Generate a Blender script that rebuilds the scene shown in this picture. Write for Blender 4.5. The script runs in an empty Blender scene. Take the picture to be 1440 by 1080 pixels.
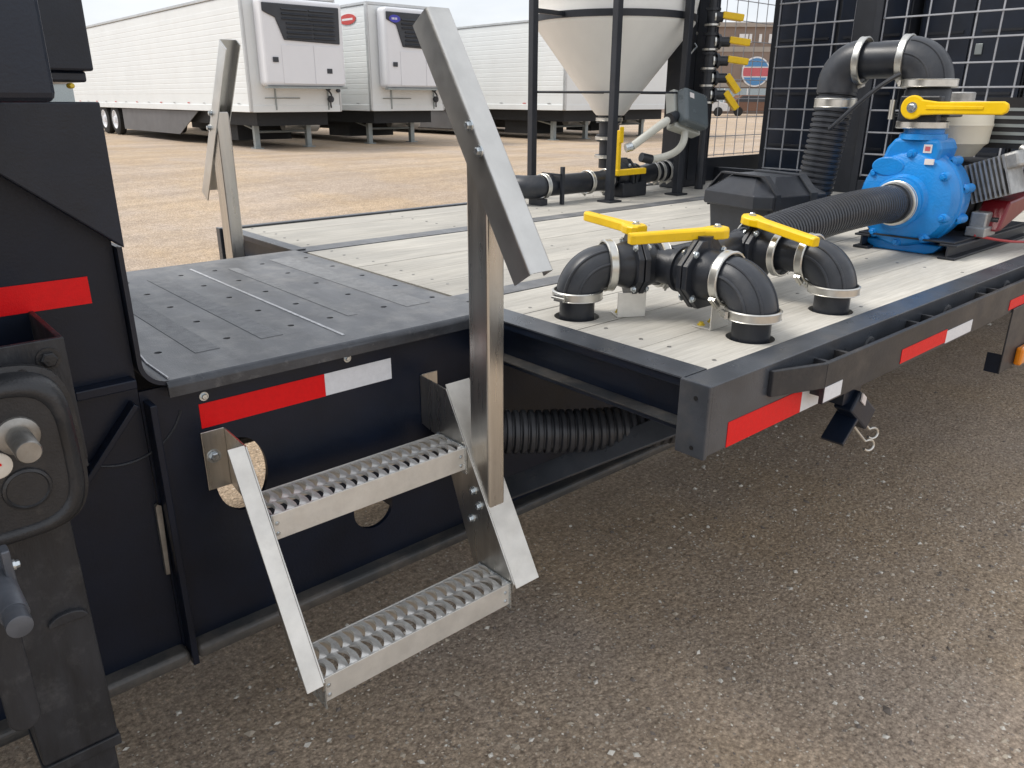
import bpy, math, random
from mathutils import Vector, Matrix
from math import sin, cos, pi, radians, sqrt
random.seed(7)
S = bpy.context.scene
COL = S.collection

# ------------------------------------------------------------------ camera, light, exposure
CAM_H = 1.61
YAW, PITCH, ROLL = radians(48.55), radians(20.31), radians(0.1966)
cd = bpy.data.cameras.new('camera'); cam = bpy.data.objects.new('camera', cd); COL.objects.link(cam)
F = Vector((cos(YAW), sin(YAW), 0)); Rv = Vector((sin(YAW), -cos(YAW), 0)); U = Vector((0, 0, 1))
fw = F*cos(PITCH) - U*sin(PITCH); up = U*cos(PITCH) + F*sin(PITCH)
R2 = Rv*cos(ROLL) + up*sin(ROLL); up2 = up*cos(ROLL) - Rv*sin(ROLL)
cam.matrix_world = Matrix(((R2.x, up2.x, -fw.x, 0), (R2.y, up2.y, -fw.y, 0), (R2.z, up2.z, -fw.z, CAM_H), (0, 0, 0, 1)))
cd.sensor_width = 36; cd.lens = 36*1085/1440; cd.clip_start = 0.02; cd.clip_end = 3000
S.camera = cam

SUN_EL, SUN_AZ = radians(54), radians(135)      # azimuth counted from +X towards +Y
w = bpy.data.worlds.new('World'); S.world = w; w.use_nodes = True
nt = w.node_tree; nt.nodes.clear()
out = nt.nodes.new('ShaderNodeOutputWorld'); bg = nt.nodes.new('ShaderNodeBackground')
sky = nt.nodes.new('ShaderNodeTexSky'); sky.sky_type = 'NISHITA'; sky.sun_disc = False
sky.sun_elevation = SUN_EL; sky.sun_rotation = pi/2 - SUN_AZ; sky.dust_density = 2.0
tc = nt.nodes.new('ShaderNodeTexCoord'); mp = nt.nodes.new('ShaderNodeMapping'); mp.inputs['Scale'].default_value = (1.2, 1.2, 3.6)
nz = nt.nodes.new('ShaderNodeTexNoise'); nz.inputs['Scale'].default_value = 2.2; nz.inputs['Detail'].default_value = 6; nz.inputs['Roughness'].default_value = .55
rp = nt.nodes.new('ShaderNodeValToRGB'); rp.color_ramp.elements[0].position = .30; rp.color_ramp.elements[0].color = (.55, .55, .55, 1); rp.color_ramp.elements[1].position = .62
mx = nt.nodes.new('ShaderNodeMixRGB'); mx.inputs[2].default_value = (8.6, 8.85, 9.3, 1)
nt.links.new(tc.outputs['Generated'], mp.inputs[0]); nt.links.new(mp.outputs[0], nz.inputs['Vector'])
nt.links.new(nz.outputs['Fac'], rp.inputs[0]); nt.links.new(rp.outputs[0], mx.inputs[0])
nt.links.new(sky.outputs[0], mx.inputs[1]); nt.links.new(mx.outputs[0], bg.inputs[0]); bg.inputs[1].default_value = 0.092
nt.links.new(bg.outputs[0], out.inputs[0])
sd = bpy.data.lights.new('sun', 'SUN'); sd.energy = 2.1; sd.angle = radians(22); sd.color = (1, .95, .88)
sun = bpy.data.objects.new('sun', sd); COL.objects.link(sun)
sun.rotation_euler = Vector((-cos(SUN_EL)*cos(SUN_AZ), -cos(SUN_EL)*sin(SUN_AZ), -sin(SUN_EL))).to_track_quat('-Z', 'Y').to_euler()
S.view_settings.view_transform = 'Standard'; S.view_settings.look = 'None'; S.view_settings.gamma = 1
S.view_settings.use_curve_mapping = False; S.view_settings.exposure = 0.42

# ------------------------------------------------------------------ materials
M = {}
def mat(name, col, rough=.5, metal=0., var=.12, scale=12, bump=0., bscale=60, rvar=.1, col2=None, stretch=(1, 1, 1), spec=.5, coat=0., emit=None, dust=None):
    m = bpy.data.materials.new(name); m.use_nodes = True; t = m.node_tree; b = t.nodes['Principled BSDF']
    L = t.links.new
    tc = t.nodes.new('ShaderNodeTexCoord'); mp = t.nodes.new('ShaderNodeMapping'); mp.inputs['Scale'].default_value = stretch
    L(tc.outputs['Object'], mp.inputs[0])
    n = t.nodes.new('ShaderNodeTexNoise'); n.inputs['Scale'].default_value = scale; n.inputs['Detail'].default_value = 5; n.inputs['Roughness'].default_value = .6
    L(mp.outputs[0], n.inputs['Vector'])
    r = t.nodes.new('ShaderNodeValToRGB'); r.color_ramp.elements[0].position = .3; r.color_ramp.elements[1].position = .7
    c2 = col2 or tuple(min(1, c*(1+var)) for c in col); c1 = col if col2 else tuple(c*(1-var) for c in col)
    r.color_ramp.elements[0].color = (*c1, 1); r.color_ramp.elements[1].color = (*c2, 1)
    L(n.outputs['Fac'], r.inputs[0]); last = r.outputs[0]
    if dust:
        n3 = t.nodes.new('ShaderNodeTexNoise'); n3.inputs['Scale'].default_value = dust[1]; n3.inputs['Detail'].default_value = 8; n3.inputs['Roughness'].default_value = .7
        L(tc.outputs['Object'], n3.inputs['Vector'])
        r3 = t.nodes.new('ShaderNodeValToRGB'); r3.color_ramp.elements[0].position = dust[2]; r3.color_ramp.elements[1].position = min(1, dust[2]+.25)
        r3.color_ramp.elements[1].color = (dust[3],)*3+(1,)
        L(n3.outputs['Fac'], r3.inputs[0])
        mm = t.nodes.new('ShaderNodeMixRGB'); mm.inputs[2].default_value = (*dust[0], 1); L(r3.outputs[0], mm.inputs[0]); L(last, mm.inputs[1]); last = mm.outputs[0]
    L(last, b.inputs['Base Color'])
    b.inputs['Metallic'].default_value = metal; b.inputs['Specular IOR Level'].default_value = spec
    b.inputs['Coat Weight'].default_value = coat
    mr = t.nodes.new('ShaderNodeMapRange'); mr.inputs['To Min'].default_value = max(.02, rough-rvar); mr.inputs['To Max'].default_value = min(1, rough+rvar)
    n2 = t.nodes.new('ShaderNodeTexNoise'); n2.inputs['Scale'].default_value = scale*1.7; n2.inputs['Detail'].default_value = 3
    L(mp.outputs[0], n2.inputs['Vector']); L(n2.outputs['Fac'], mr.inputs[0]); L(mr.outputs[0], b.inputs['Roughness'])
    if bump:
        bn = t.nodes.new('ShaderNodeTexNoise'); bn.inputs['Scale'].default_value = bscale; bn.inputs['Detail'].default_value = 4
        L(mp.outputs[0], bn.inputs['Vector'])
        bp = t.nodes.new('ShaderNodeBump'); bp.inputs['Strength'].default_value = bump; bp.inputs['Distance'].default_value = .004
        L(bn.outputs['Fac'], bp.inputs['Height']); L(bp.outputs[0], b.inputs['Normal'])
    if emit: b.inputs['Emission Color'].default_value = (*emit[0], 1); b.inputs['Emission Strength'].default_value = emit[1]
    M[name] = m; return m

DUST = (.26, .22, .18)
mat('black_steel', (.0060, .0115, .0250), .36, 0, .25, 9, .10, 220, dust=((.20, .19, .18), 30, .64, .06))
mat('edge_steel', (.06, .065, .075), .24, .2, .3, 12, .1, 200, dust=((.3, .3, .3), 20, .55, .4))
mat('chassis', (.0036, .0080, .0205), .38, 0, .3, 6, .10, 160, spec=.38, dust=((.20, .19, .18), 40, .64, .07))
mat('flange_steel', (.05, .053, .056), .36, 0, .3, 8, .1, 150, stretch=(.4, 1, 1), dust=(DUST, 7, .45, .4))
mat('plate', (.13, .134, .142), .40, 0, .28, 7, .2, 300, stretch=(1.6, .4, 1), rvar=.14, dust=((.30, .29, .275), 11, .47, .6))
mat('grip', (.25, .255, .262), .6, 0, .18, 40, .5, 900)
mat('worn_edge', (.55, .55, .56), .4, .4, .3, 60)
mat('rail_steel', (.058, .065, .077), .30, 0, .25, 8, .1, 200, dust=(DUST, 6, .55, .2))
mat('rub_steel', (.022, .024, .029), .45, 0, .25, 14, .12, 150, stretch=(.5, 1, 1), dust=(DUST, 6, .52, .22))
mat('hole_dark', (.006, .006, .007), .8)
mat('cast_black', (.022, .023, .026), .36, 0, .25, 20, .2, 260, dust=(DUST, 24, .55, .12))
mat('leg_steel', (.022, .024, .029), .44, 0, .35, 18, .25, 140, stretch=(1.5, 1.5, .4), dust=((.17, .17, .17), 22, .52, .28))
mat('shaft_steel', (.11, .12, .14), .36, .3, .25, 20, dust=((.2, .18, .16), 30, .55, .3))
mat('bare_steel', (.33, .32, .30), .42, .8, .25, 25, dust=((.2, .17, .13), 15, .5, .5))
mat('brushed', (.60, .58, .54), .30, .95, .14, 5, .10, 60, stretch=(6, 6, .5), rvar=.12, dust=((.35, .31, .25), 18, .55, .35))
mat('brushed_bar', (.62, .61, .58), .36, .95, .12, 8, .1, 60, stretch=(1, 1, 1), rvar=.12)
mat('aluminium', (.76, .74, .69), .46, .55, .10, 18, .12, 90, rvar=.14, dust=((.5, .46, .4), 30, .6, .3))
mat('tread_alu', (.74, .73, .70), .40, .6, .16, 40, .1, 120)
mat('zinc', (.62, .66, .68), .28, .9, .2, 60)
mat('clampsteel', (.66, .65, .61), .34, .95, .12, 30, rvar=.12)
mat('tape_red', (.80, .003, .006), .42, 0, .05, 90, .2, 420, spec=.3, dust=(DUST, 30, .66, .12))
mat('tape_white', (.80, .82, .86), .35, 0, .05, 90, .2, 420, dust=(DUST, 30, .62, .2))
mat('poly_black', (.020, .023, .030), .36, 0, .2, 18, .1, 300, dust=(DUST, 10, .55, .12))
mat('rubber', (.032, .036, .044), .40, 0, .2, 12, .08, 200, dust=((.18, .17, .16), 8, .5, .2))
mat('hose', (.032, .035, .042), .38, 0, .2, 14, dust=((.2, .19, .18), 8, .55, .25))
mat('yellow', (.88, .56, .004), .36, 0, .08, 14, .06, 120, dust=((.30, .18, .04), 22, .58, .45))
mat('pump_blue', (.006, .235, .66), .34, 0, .10, 10, .4, 110, coat=.2, dust=((.03, .07, .13), 14, .58, .45))
mat('tank_cream', (.72, .67, .54), .35, 0, .05, 6)
mat('engine_black', (.018, .018, .02), .4, 0, .2, 20)
mat('engine_alu', (.42, .42, .41), .45, .7, .2, 30, .2, 200)
mat('engine_red', (.17, .004, .010), .35, 0, .1, 10)
mat('hopper', (.86, .86, .83), .42, 0, .05, 4, stretch=(1, 1, .3))
mat('box_grey', (.45, .46, .42), .5, 0, .08, 8)
mat('box_dark', (.10, .12, .13), .25, 0, .1, 8)
mat('conduit', (.62, .62, .56), .5, 0, .08, 10)
mat('wire', (.42, .43, .46), .4, .4, .1, 20)
mat('rack_black', (.018, .021, .028), .45, 0, .25, 5, .08, 120, dust=(DUST, 6, .55, .12))
mat('trailer_white', (.74, .765, .765), .38, 0, .03, 1.2, dust=((.60, .58, .54), 1.5, .52, .2))
mat('unit_white', (.74, .755, .79), .35, 0, .02, 2)
mat('unit_grey', (.035, .04, .05), .5, 0, .15, 4)
mat('alu_trim', (.55, .56, .56), .4, .7, .1, 4)
mat('skirt', (.11, .11, .115), .5, 0, .15, 1.5)
mat('under_black', (.01, .011, .013), .7)
mat('tyre', (.015, .015, .016), .8, 0, .2, 10)
mat('galv', (.30, .33, .33), .45, .5, .15, 5)
mat('logo_blue', (.05, .05, .42), .4)
mat('logo_red', (.55, .06, .05), .4)
mat('label_yellow', (.75, .55, .05), .5)
mat('amber', (.85, .26, .01), .2, 0, .05, 20, coat=.5)
mat('brick_far', (.25, .19, .155), .85, 0, .1, .6)
mat('stone_far', (.36, .32, .28), .85, 0, .08, .6)
mat('sign_white', (.75, .75, .75), .5)
mat('sign_blue', (.08, .25, .5), .5)
mat('sign_red', (.55, .12, .14), .5)
mat('glass_far', (.35, .42, .45), .15)
mat('car_red', (.35, .03, .03), .3); mat('car_grey', (.12, .12, .13), .3); mat('car_brown', (.16, .08, .05), .3); mat('car_white', (.6, .6, .6), .3)
mat('cable_red', (.45, .03, .03), .4)
mat('sticker', (.75, .70, .68), .4)
mat('gauge_face', (.75, .70, .62), .3)
mat('weld', (.028, .031, .038), .4, 0, .3, 90, .5, 400)
mat('pebble_a', (.50, .43, .34), .85, 0, .25, 30); mat('pebble_b', (.20, .17, .145), .9, 0, .3, 30); mat('pebble_c', (.72, .68, .60), .8, 0, .2, 30)

# weathered plank wood
def wood():
    m = bpy.data.materials.new('wood'); m.use_nodes = True; t = m.node_tree; b = t.nodes['Principled BSDF']; L = t.links.new
    tc = t.nodes.new('ShaderNodeTexCoord'); oi = t.nodes.new('ShaderNodeObjectInfo')
    ad = t.nodes.new('ShaderNodeVectorMath'); ad.operation = 'ADD'; cmb = t.nodes.new('ShaderNodeCombineXYZ')
    ml = t.nodes.new('ShaderNodeMath'); ml.operation = 'MULTIPLY'; ml.inputs[1].default_value = 37
    L(oi.outputs['Random'], ml.inputs[0]); L(ml.outputs[0], cmb.inputs[0]); L(tc.outputs['Object'], ad.inputs[0]); L(cmb.outputs[0], ad.inputs[1])
    def noise(sc, scale, det=6):
        mp = t.nodes.new('ShaderNodeMapping'); mp.inputs['Scale'].default_value = sc; L(ad.outputs[0], mp.inputs[0])
        n = t.nodes.new('ShaderNodeTexNoise'); n.inputs['Scale'].default_value = scale; n.inputs['Detail'].default_value = det; n.inputs['Roughness'].default_value = .65; L(mp.outputs[0], n.inputs['Vector']); return n
    g = noise((.7, 14, 14), 8); st = noise((.6, 2.5, 1), 3.0); gr = noise((1.2, 1, 1), 55, 3)
    r = t.nodes.new('ShaderNodeValToRGB'); e = r.color_ramp.elements; e[0].position = .28; e[0].color = (.44, .42, .38, 1); e[1].position = .72; e[1].color = (.61, .59, .545, 1)
    L(g.outputs['Fac'], r.inputs[0])
    r2 = t.nodes.new('ShaderNodeValToRGB'); e = r2.color_ramp.elements; e[0].position = .35; e[0].color = (.80, .80, .79, 1); e[1].position = .65; e[1].color = (1.04, 1.03, 1.0, 1)
    L(st.outputs['Fac'], r2.inputs[0])
    mx = t.nodes.new('ShaderNodeMixRGB'); mx.blend_type = 'MULTIPLY'; mx.inputs[0].default_value = 1; L(r.outputs[0], mx.inputs[1]); L(r2.outputs[0], mx.inputs[2])
    mr = t.nodes.new('ShaderNodeMapRange'); mr.inputs['To Min'].default_value = .86; mr.inputs['To Max'].default_value = 1.1; L(oi.outputs['Random'], mr.inputs[0])
    m2 = t.nodes.new('ShaderNodeMixRGB'); m2.blend_type = 'MULTIPLY'; m2.inputs[0].default_value = 1; L(mx.outputs[0], m2.inputs[1]); L(mr.outputs[0], m2.inputs[2])
    L(m2.outputs[0], b.inputs['Base Color']); b.inputs['Roughness'].default_value = .75
    bp = t.nodes.new('ShaderNodeBump'); bp.inputs['Strength'].default_value = .35; bp.inputs['Distance'].default_value = .004
    L(g.outputs['Fac'], bp.inputs['Height']); L(bp.outputs[0], b.inputs['Normal']); M['wood'] = m
wood()

def ground_mat():
    m = bpy.data.materials.new('gravel_ground'); m.use_nodes = True; t = m.node_tree; b = t.nodes['Principled BSDF']; L = t.links.new
    tc = t.nodes.new('ShaderNodeTexCoord')
    def noise(scale, det=5, sc=(1, 1, 1), ro=.6):
        mp = t.nodes.new('ShaderNodeMapping'); mp.inputs['Scale'].default_value = sc; L(tc.outputs['Object'], mp.inputs[0])
        n = t.nodes.new('ShaderNodeTexNoise'); n.inputs['Scale'].default_value = scale; n.inputs['Detail'].default_value = det; n.inputs['Roughness'].default_value = ro; L(mp.outputs[0], n.inputs['Vector']); return n
    def ramp(src, p0, c0, p1, c1):
        r = t.nodes.new('ShaderNodeValToRGB'); e = r.color_ramp.elements; e[0].position = p0; e[0].color = (*c0, 1); e[1].position = p1; e[1].color = (*c1, 1); L(src, r.inputs[0]); return r.outputs[0]
    def mul(a, bb, f=1):
        x = t.nodes.new('ShaderNodeMixRGB'); x.blend_type = 'MULTIPLY'; x.inputs[0].default_value = f; L(a, x.inputs[1]); L(bb, x.inputs[2]); return x.outputs[0]
    big = noise(.35, 4); fine = noise(55, 6, ro=.75); mid = noise(9, 5); rows = noise(.9, 5, (.25, 2.2, 1))
    base = ramp(big.outputs['Fac'], .35, (.565, .455, .365), .65, (.645, .53, .435))
    f1 = ramp(fine.outputs['Fac'], .32, (.36, .345, .33), .66, (1.28, 1.26, 1.22))
    f2 = ramp(mid.outputs['Fac'], .32, (.88, .87, .86), .68, (1.08, 1.08, 1.08))
    f3 = ramp(rows.outputs['Fac'], .35, (.86, .86, .86), .66, (1.1, 1.1, 1.1))
    v = t.nodes.new('ShaderNodeTexVoronoi'); v.inputs['Scale'].default_value = 95; L(tc.outputs['Object'], v.inputs['Vector'])
    sp = ramp(v.outputs['Distance'], .05, (1.25, 1.24, 1.22), .5, (.82, .82, .82))
    tint = noise(.8, 4, (1, .6, 1)); tn = ramp(tint.outputs['Fac'], .38, (1.03, .99, .88), .62, (.98, 1.0, 1.02))
    v2 = t.nodes.new('ShaderNodeTexVoronoi'); v2.inputs['Scale'].default_value = 60; L(tc.outputs['Object'], v2.inputs['Vector'])
    sx = t.nodes.new('ShaderNodeSeparateColor'); L(v2.outputs['Color'], sx.inputs[0])
    pick = ramp(sx.outputs[0], .80, (0, 0, 0), .82, (1, 1, 1)); near = ramp(v2.outputs['Distance'], .22, (1, 1, 1), .34, (0, 0, 0))
    c = mul(mul(mul(mul(mul(base, f1), f2), f3), sp, .8), tn)
    pk = t.nodes.new('ShaderNodeMath'); pk.operation = 'MULTIPLY'; L(pick, pk.inputs[0]); L(near, pk.inputs[1])
    pm = t.nodes.new('ShaderNodeMath'); pm.operation = 'MULTIPLY'; pm.inputs[1].default_value = .8; L(pk.outputs[0], pm.inputs[0])
    hue = ramp(sx.outputs[1], .2, (.30, .25, .21), .8, (.80, .74, .64))
    mxp = t.nodes.new('ShaderNodeMixRGB'); L(pm.outputs[0], mxp.inputs[0]); L(c, mxp.inputs[1]); L(hue, mxp.inputs[2]); c = mxp.outputs[0]
    L(c, b.inputs['Base Color']); b.inputs['Roughness'].default_value = .92; b.inputs['Specular IOR Level'].default_value = .25
    ad = t.nodes.new('ShaderNodeMath'); ad.operation = 'MULTIPLY_ADD'; ad.inputs[1].default_value = .5; L(v.outputs['Distance'], ad.inputs[0]); L(fine.outputs['Fac'], ad.inputs[2])
    ad2 = t.nodes.new('ShaderNodeMath'); ad2.operation = 'MULTIPLY_ADD'; ad2.inputs[1].default_value = .9; L(mid.outputs['Fac'], ad2.inputs[0]); L(ad.outputs[0], ad2.inputs[2])
    bp = t.nodes.new('ShaderNodeBump'); bp.inputs['Strength'].default_value = .75; bp.inputs['Distance'].default_value = .012
    L(ad2.outputs[0], bp.inputs['Height']); L(bp.outputs[0], b.inputs['Normal']); M['ground'] = m
ground_mat()

# ------------------------------------------------------------------ mesh helpers
class MB:
    def __init__(s): s.v = []; s.f = []; s.mi = []
    def add(s, vs, fs, mi=0):
        o = len(s.v); s.v += [Vector(p) for p in vs]; s.f += [tuple(i+o for i in f) for f in fs]; s.mi += [mi]*len(fs); return s
    def box(s, x0, x1, y0, y1, z0, z1, mi=0):
        return s.add([(x, y, z) for x in (x0, x1) for y in (y0, y1) for z in (z0, z1)],
                     [(0, 1, 3, 2), (4, 6, 7, 5), (0, 4, 5, 1), (2, 3, 7, 6), (0, 2, 6, 4), (1, 5, 7, 3)], mi)
    def obox(s, c, a, b, n, ha, hb, hn, mi=0):
        c = Vector(c); a = Vector(a).normalized()*ha; b = Vector(b).normalized()*hb; n = Vector(n).normalized()*hn
        return s.add([c+a*i+b*j+n*k for i in (-1, 1) for j in (-1, 1) for k in (-1, 1)],
                     [(0, 1, 3, 2), (4, 6, 7, 5), (0, 4, 5, 1), (2, 3, 7, 6), (0, 2, 6, 4), (1, 5, 7, 3)], mi)
    def prism(s, poly, axis, a0, a1, mi=0):
        n = len(poly)
        def P(u, v, a): return {'x': (a, u, v), 'y': (u, a, v), 'z': (u, v, a)}[axis]
        return s.add([P(u, v, a0) for u, v in poly]+[P(u, v, a1) for u, v in poly],
                     [tuple(range(n))[::-1], tuple(range(n, 2*n))]+[(i, (i+1) % n, n+(i+1) % n, n+i) for i in range(n)], mi)
    def tube(s, pts, r, n=16, caps=True, mi=0):
        pts = [Vector(p) for p in pts]; N = len(pts)
        rs = r if isinstance(r, (list, tuple)) else [r]*N
        T = []
        for i in range(N):
            d = pts[min(i+1, N-1)]-pts[max(i-1, 0)]; T.append(d.normalized())
        ref = Vector((0, 0, 1)) if abs(T[0].z) < .9 else Vector((1, 0, 0))
        u = T[0].cross(ref).normalized(); vs = []
        for i in range(N):
            u = (u - T[i]*u.dot(T[i])).normalized(); w_ = T[i].cross(u)
            vs += [pts[i]+(u*cos(2*pi*k/n)+w_*sin(2*pi*k/n))*rs[i] for k in range(n)]
        fs = [(i*n+k, i*n+(k+1) % n, (i+1)*n+(k+1) % n, (i+1)*n+k) for i in range(N-1) for k in range(n)]
        if caps: fs += [tuple(range(n))[::-1], tuple((N-1)*n+k for k in range(n))]
        return s.add(vs, fs, mi)
    def cyl(s, c, d, r, h0, h1, n=24, mi=0):
        c = Vector(c); d = Vector(d).normalized(); return s.tube([c+d*h0, c+d*h1], r, n, True, mi)
    def lathe(s, c, d, prof, n=28, mi=0):      # prof: (height along d, radius)
        c = Vector(c); d = Vector(d).normalized()
        ref = Vector((0, 0, 1)) if abs(d.z) < .9 else Vector((1, 0, 0)); u = d.cross(ref).normalized(); w_ = d.cross(u); vs = []
        for h, r in prof: vs += [c+d*h+(u*cos(2*pi*k/n)+w_*sin(2*pi*k/n))*max(r, 1e-4) for k in range(n)]
        fs = [(i*n+k, (i+1)*n+k, (i+1)*n+(k+1) % n, i*n+(k+1) % n) for i in range(len(prof)-1) for k in range(n)]
        return s.add(vs, fs, mi)
    def ring(s, c, d, r0, r1, h, n=32, mi=0):   # flat hose-clamp band, r0 inner r1 outer
        return s.lathe(c, d, [(-h/2, r0), (-h/2, r1*.955), (-h*.40, r1), (-h*.36, r1*.985), (h*.36, r1*.985), (h*.40, r1), (h/2, r1*.955), (h/2, r0), (-h/2, r0)], n, mi)
    def cell(s, mapf, u0, u1, v0, v1, inner, depth, mi=0):
        N = len(inner); q = N//4; o = []
        for k in range(q): o.append((u0+(u1-u0)*k/q, v0))
        for k in range(q): o.append((u1, v0+(v1-v0)*k/q))
        for k in range(q): o.append((u1-(u1-u0)*k/q, v1))
        for k in range(q): o.append((u0, v1-(v1-v0)*k/q))
        vs = [mapf(a, b, 0) for a, b in o]+[mapf(a, b, c) for a, b, c in inner]+[mapf(a, b, -depth) for a, b, c in inner]+[mapf(a, b, -depth) for a, b in o]
        fs = []
        for i in range(N):
            j = (i+1) % N; fs += [(i, j, N+j, N+i), (N+i, N+j, 2*N+j, 2*N+i), (2*N+i, 2*N+j, 3*N+j, 3*N+i)]
        return s.add(vs, fs, mi)
    def build(s, name, m, parent=None, bevel=0., smooth=None, seg=2, flip=None):
        me = bpy.data.meshes.new(name); off = root_loc(parent) if parent else Vector()
        vs = s.v; fs = s.f
        if flip is not None: vs = [Vector((p.x+flip[1], 2*flip[0]-p.y, p.z)) for p in vs]; fs = [f[::-1] for f in fs]
        me.from_pydata([p-off for p in vs], [], fs)
        ms = m if isinstance(m, (list, tuple)) else [m]
        for k in ms: me.materials.append(M[k])
        if len(ms) > 1: me.polygons.foreach_set('material_index', s.mi)
        if smooth is None: smooth = 0 if bevel else 38
        if smooth:
            me.polygons.foreach_set('use_smooth', [True]*len(me.polygons)); me.set_sharp_from_angle(angle=radians(smooth))
        me.update(); o = bpy.data.objects.new(name, me); COL.objects.link(o)
        if parent: o.parent = parent
        if bevel:
            b = o.modifiers.new('bevel', 'BEVEL'); b.width = bevel; b.segments = seg; b.limit_method = 'ANGLE'; b.angle_limit = radians(40)
        return o
def root_loc(p):
    while p.parent: p = p.parent
    return Vector(p.location)
def tag(o, label=None, cat=None, group=None, kind=None):
    if label: o['label'] = label
    if cat: o['category'] = cat
    if group: o['group'] = group
    if kind: o['kind'] = kind
    return o
def thing(name, label, cat, loc=(0, 0, 0), group=None):
    o = bpy.data.objects.new(name, None); COL.objects.link(o); o.location = loc; o.empty_display_size = .1
    return tag(o, label, cat, group)
def copy_of(o, name, parent, delta):
    c = bpy.data.objects.new(name, o.data); COL.objects.link(c); c.parent = parent; c.location = Vector(o.location)+Vector(delta)
    for md in o.modifiers:
        if md.type == 'BEVEL':
            b = c.modifiers.new('bevel', 'BEVEL'); b.width = md.width; b.segments = md.segments; b.limit_method = 'ANGLE'; b.angle_limit = md.angle_limit
    return c
def arc(c, a, b, r, t0, t1, n=10):   # points c + a cos t r + b sin t r
    c = Vector(c); a = Vector(a); b = Vector(b)
    return [c+(a*cos(t0+(t1-t0)*i/n)+b*sin(t0+(t1-t0)*i/n))*r for i in range(n+1)]
def circ(u, v, ru, rv, N=24, w=0): return [(u+ru*cos(radians(225)+2*pi*i/N), v+rv*sin(radians(225)+2*pi*i/N), w) for i in range(N)]
def bez(p0, p1, p2, p3, n):
    p0, p1, p2, p3 = map(Vector, (p0, p1, p2, p3)); return [p0*(1-t)**3+p1*3*t*(1-t)**2+p2*3*t*t*(1-t)+p3*t**3 for t in [i/n for i in range(n+1)]]
def corrugated(pts, r, pitch, depth, n=22, k=6):
    pts = [Vector(p) for p in pts]; L = [0]
    for a, b in zip(pts, pts[1:]): L.append(L[-1]+(b-a).length)
    tot = L[-1]; N = int(tot/pitch*k); out = []; rs = []; j = 0
    for i in range(N+1):
        d = tot*i/N
        while j < len(L)-2 and L[j+1] < d: j += 1
        t = (d-L[j])/max(1e-9, L[j+1]-L[j]); out.append(pts[j].lerp(pts[j+1], t))
        ph = (i % k)/k; rs.append(r-depth if ph > .62 else r-depth*.15*abs(ph-.3))
    return MB().tube(out, rs, n)
def bolt(parent, p, d, r=.009, h=.007, m='zinc', name='bolt', flip=None):
    b = MB(); p = Vector(p); d = Vector(d).normalized()
    b.cyl(p, d, r*1.45, -.002, h*.25, 14); b.lathe(p, d, [(h*.25, r), (h, r), (h*1.25, r*.8), (h*1.3, 0)], 6)
    return b.build(name, m, parent, flip=flip, smooth=30)

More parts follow.
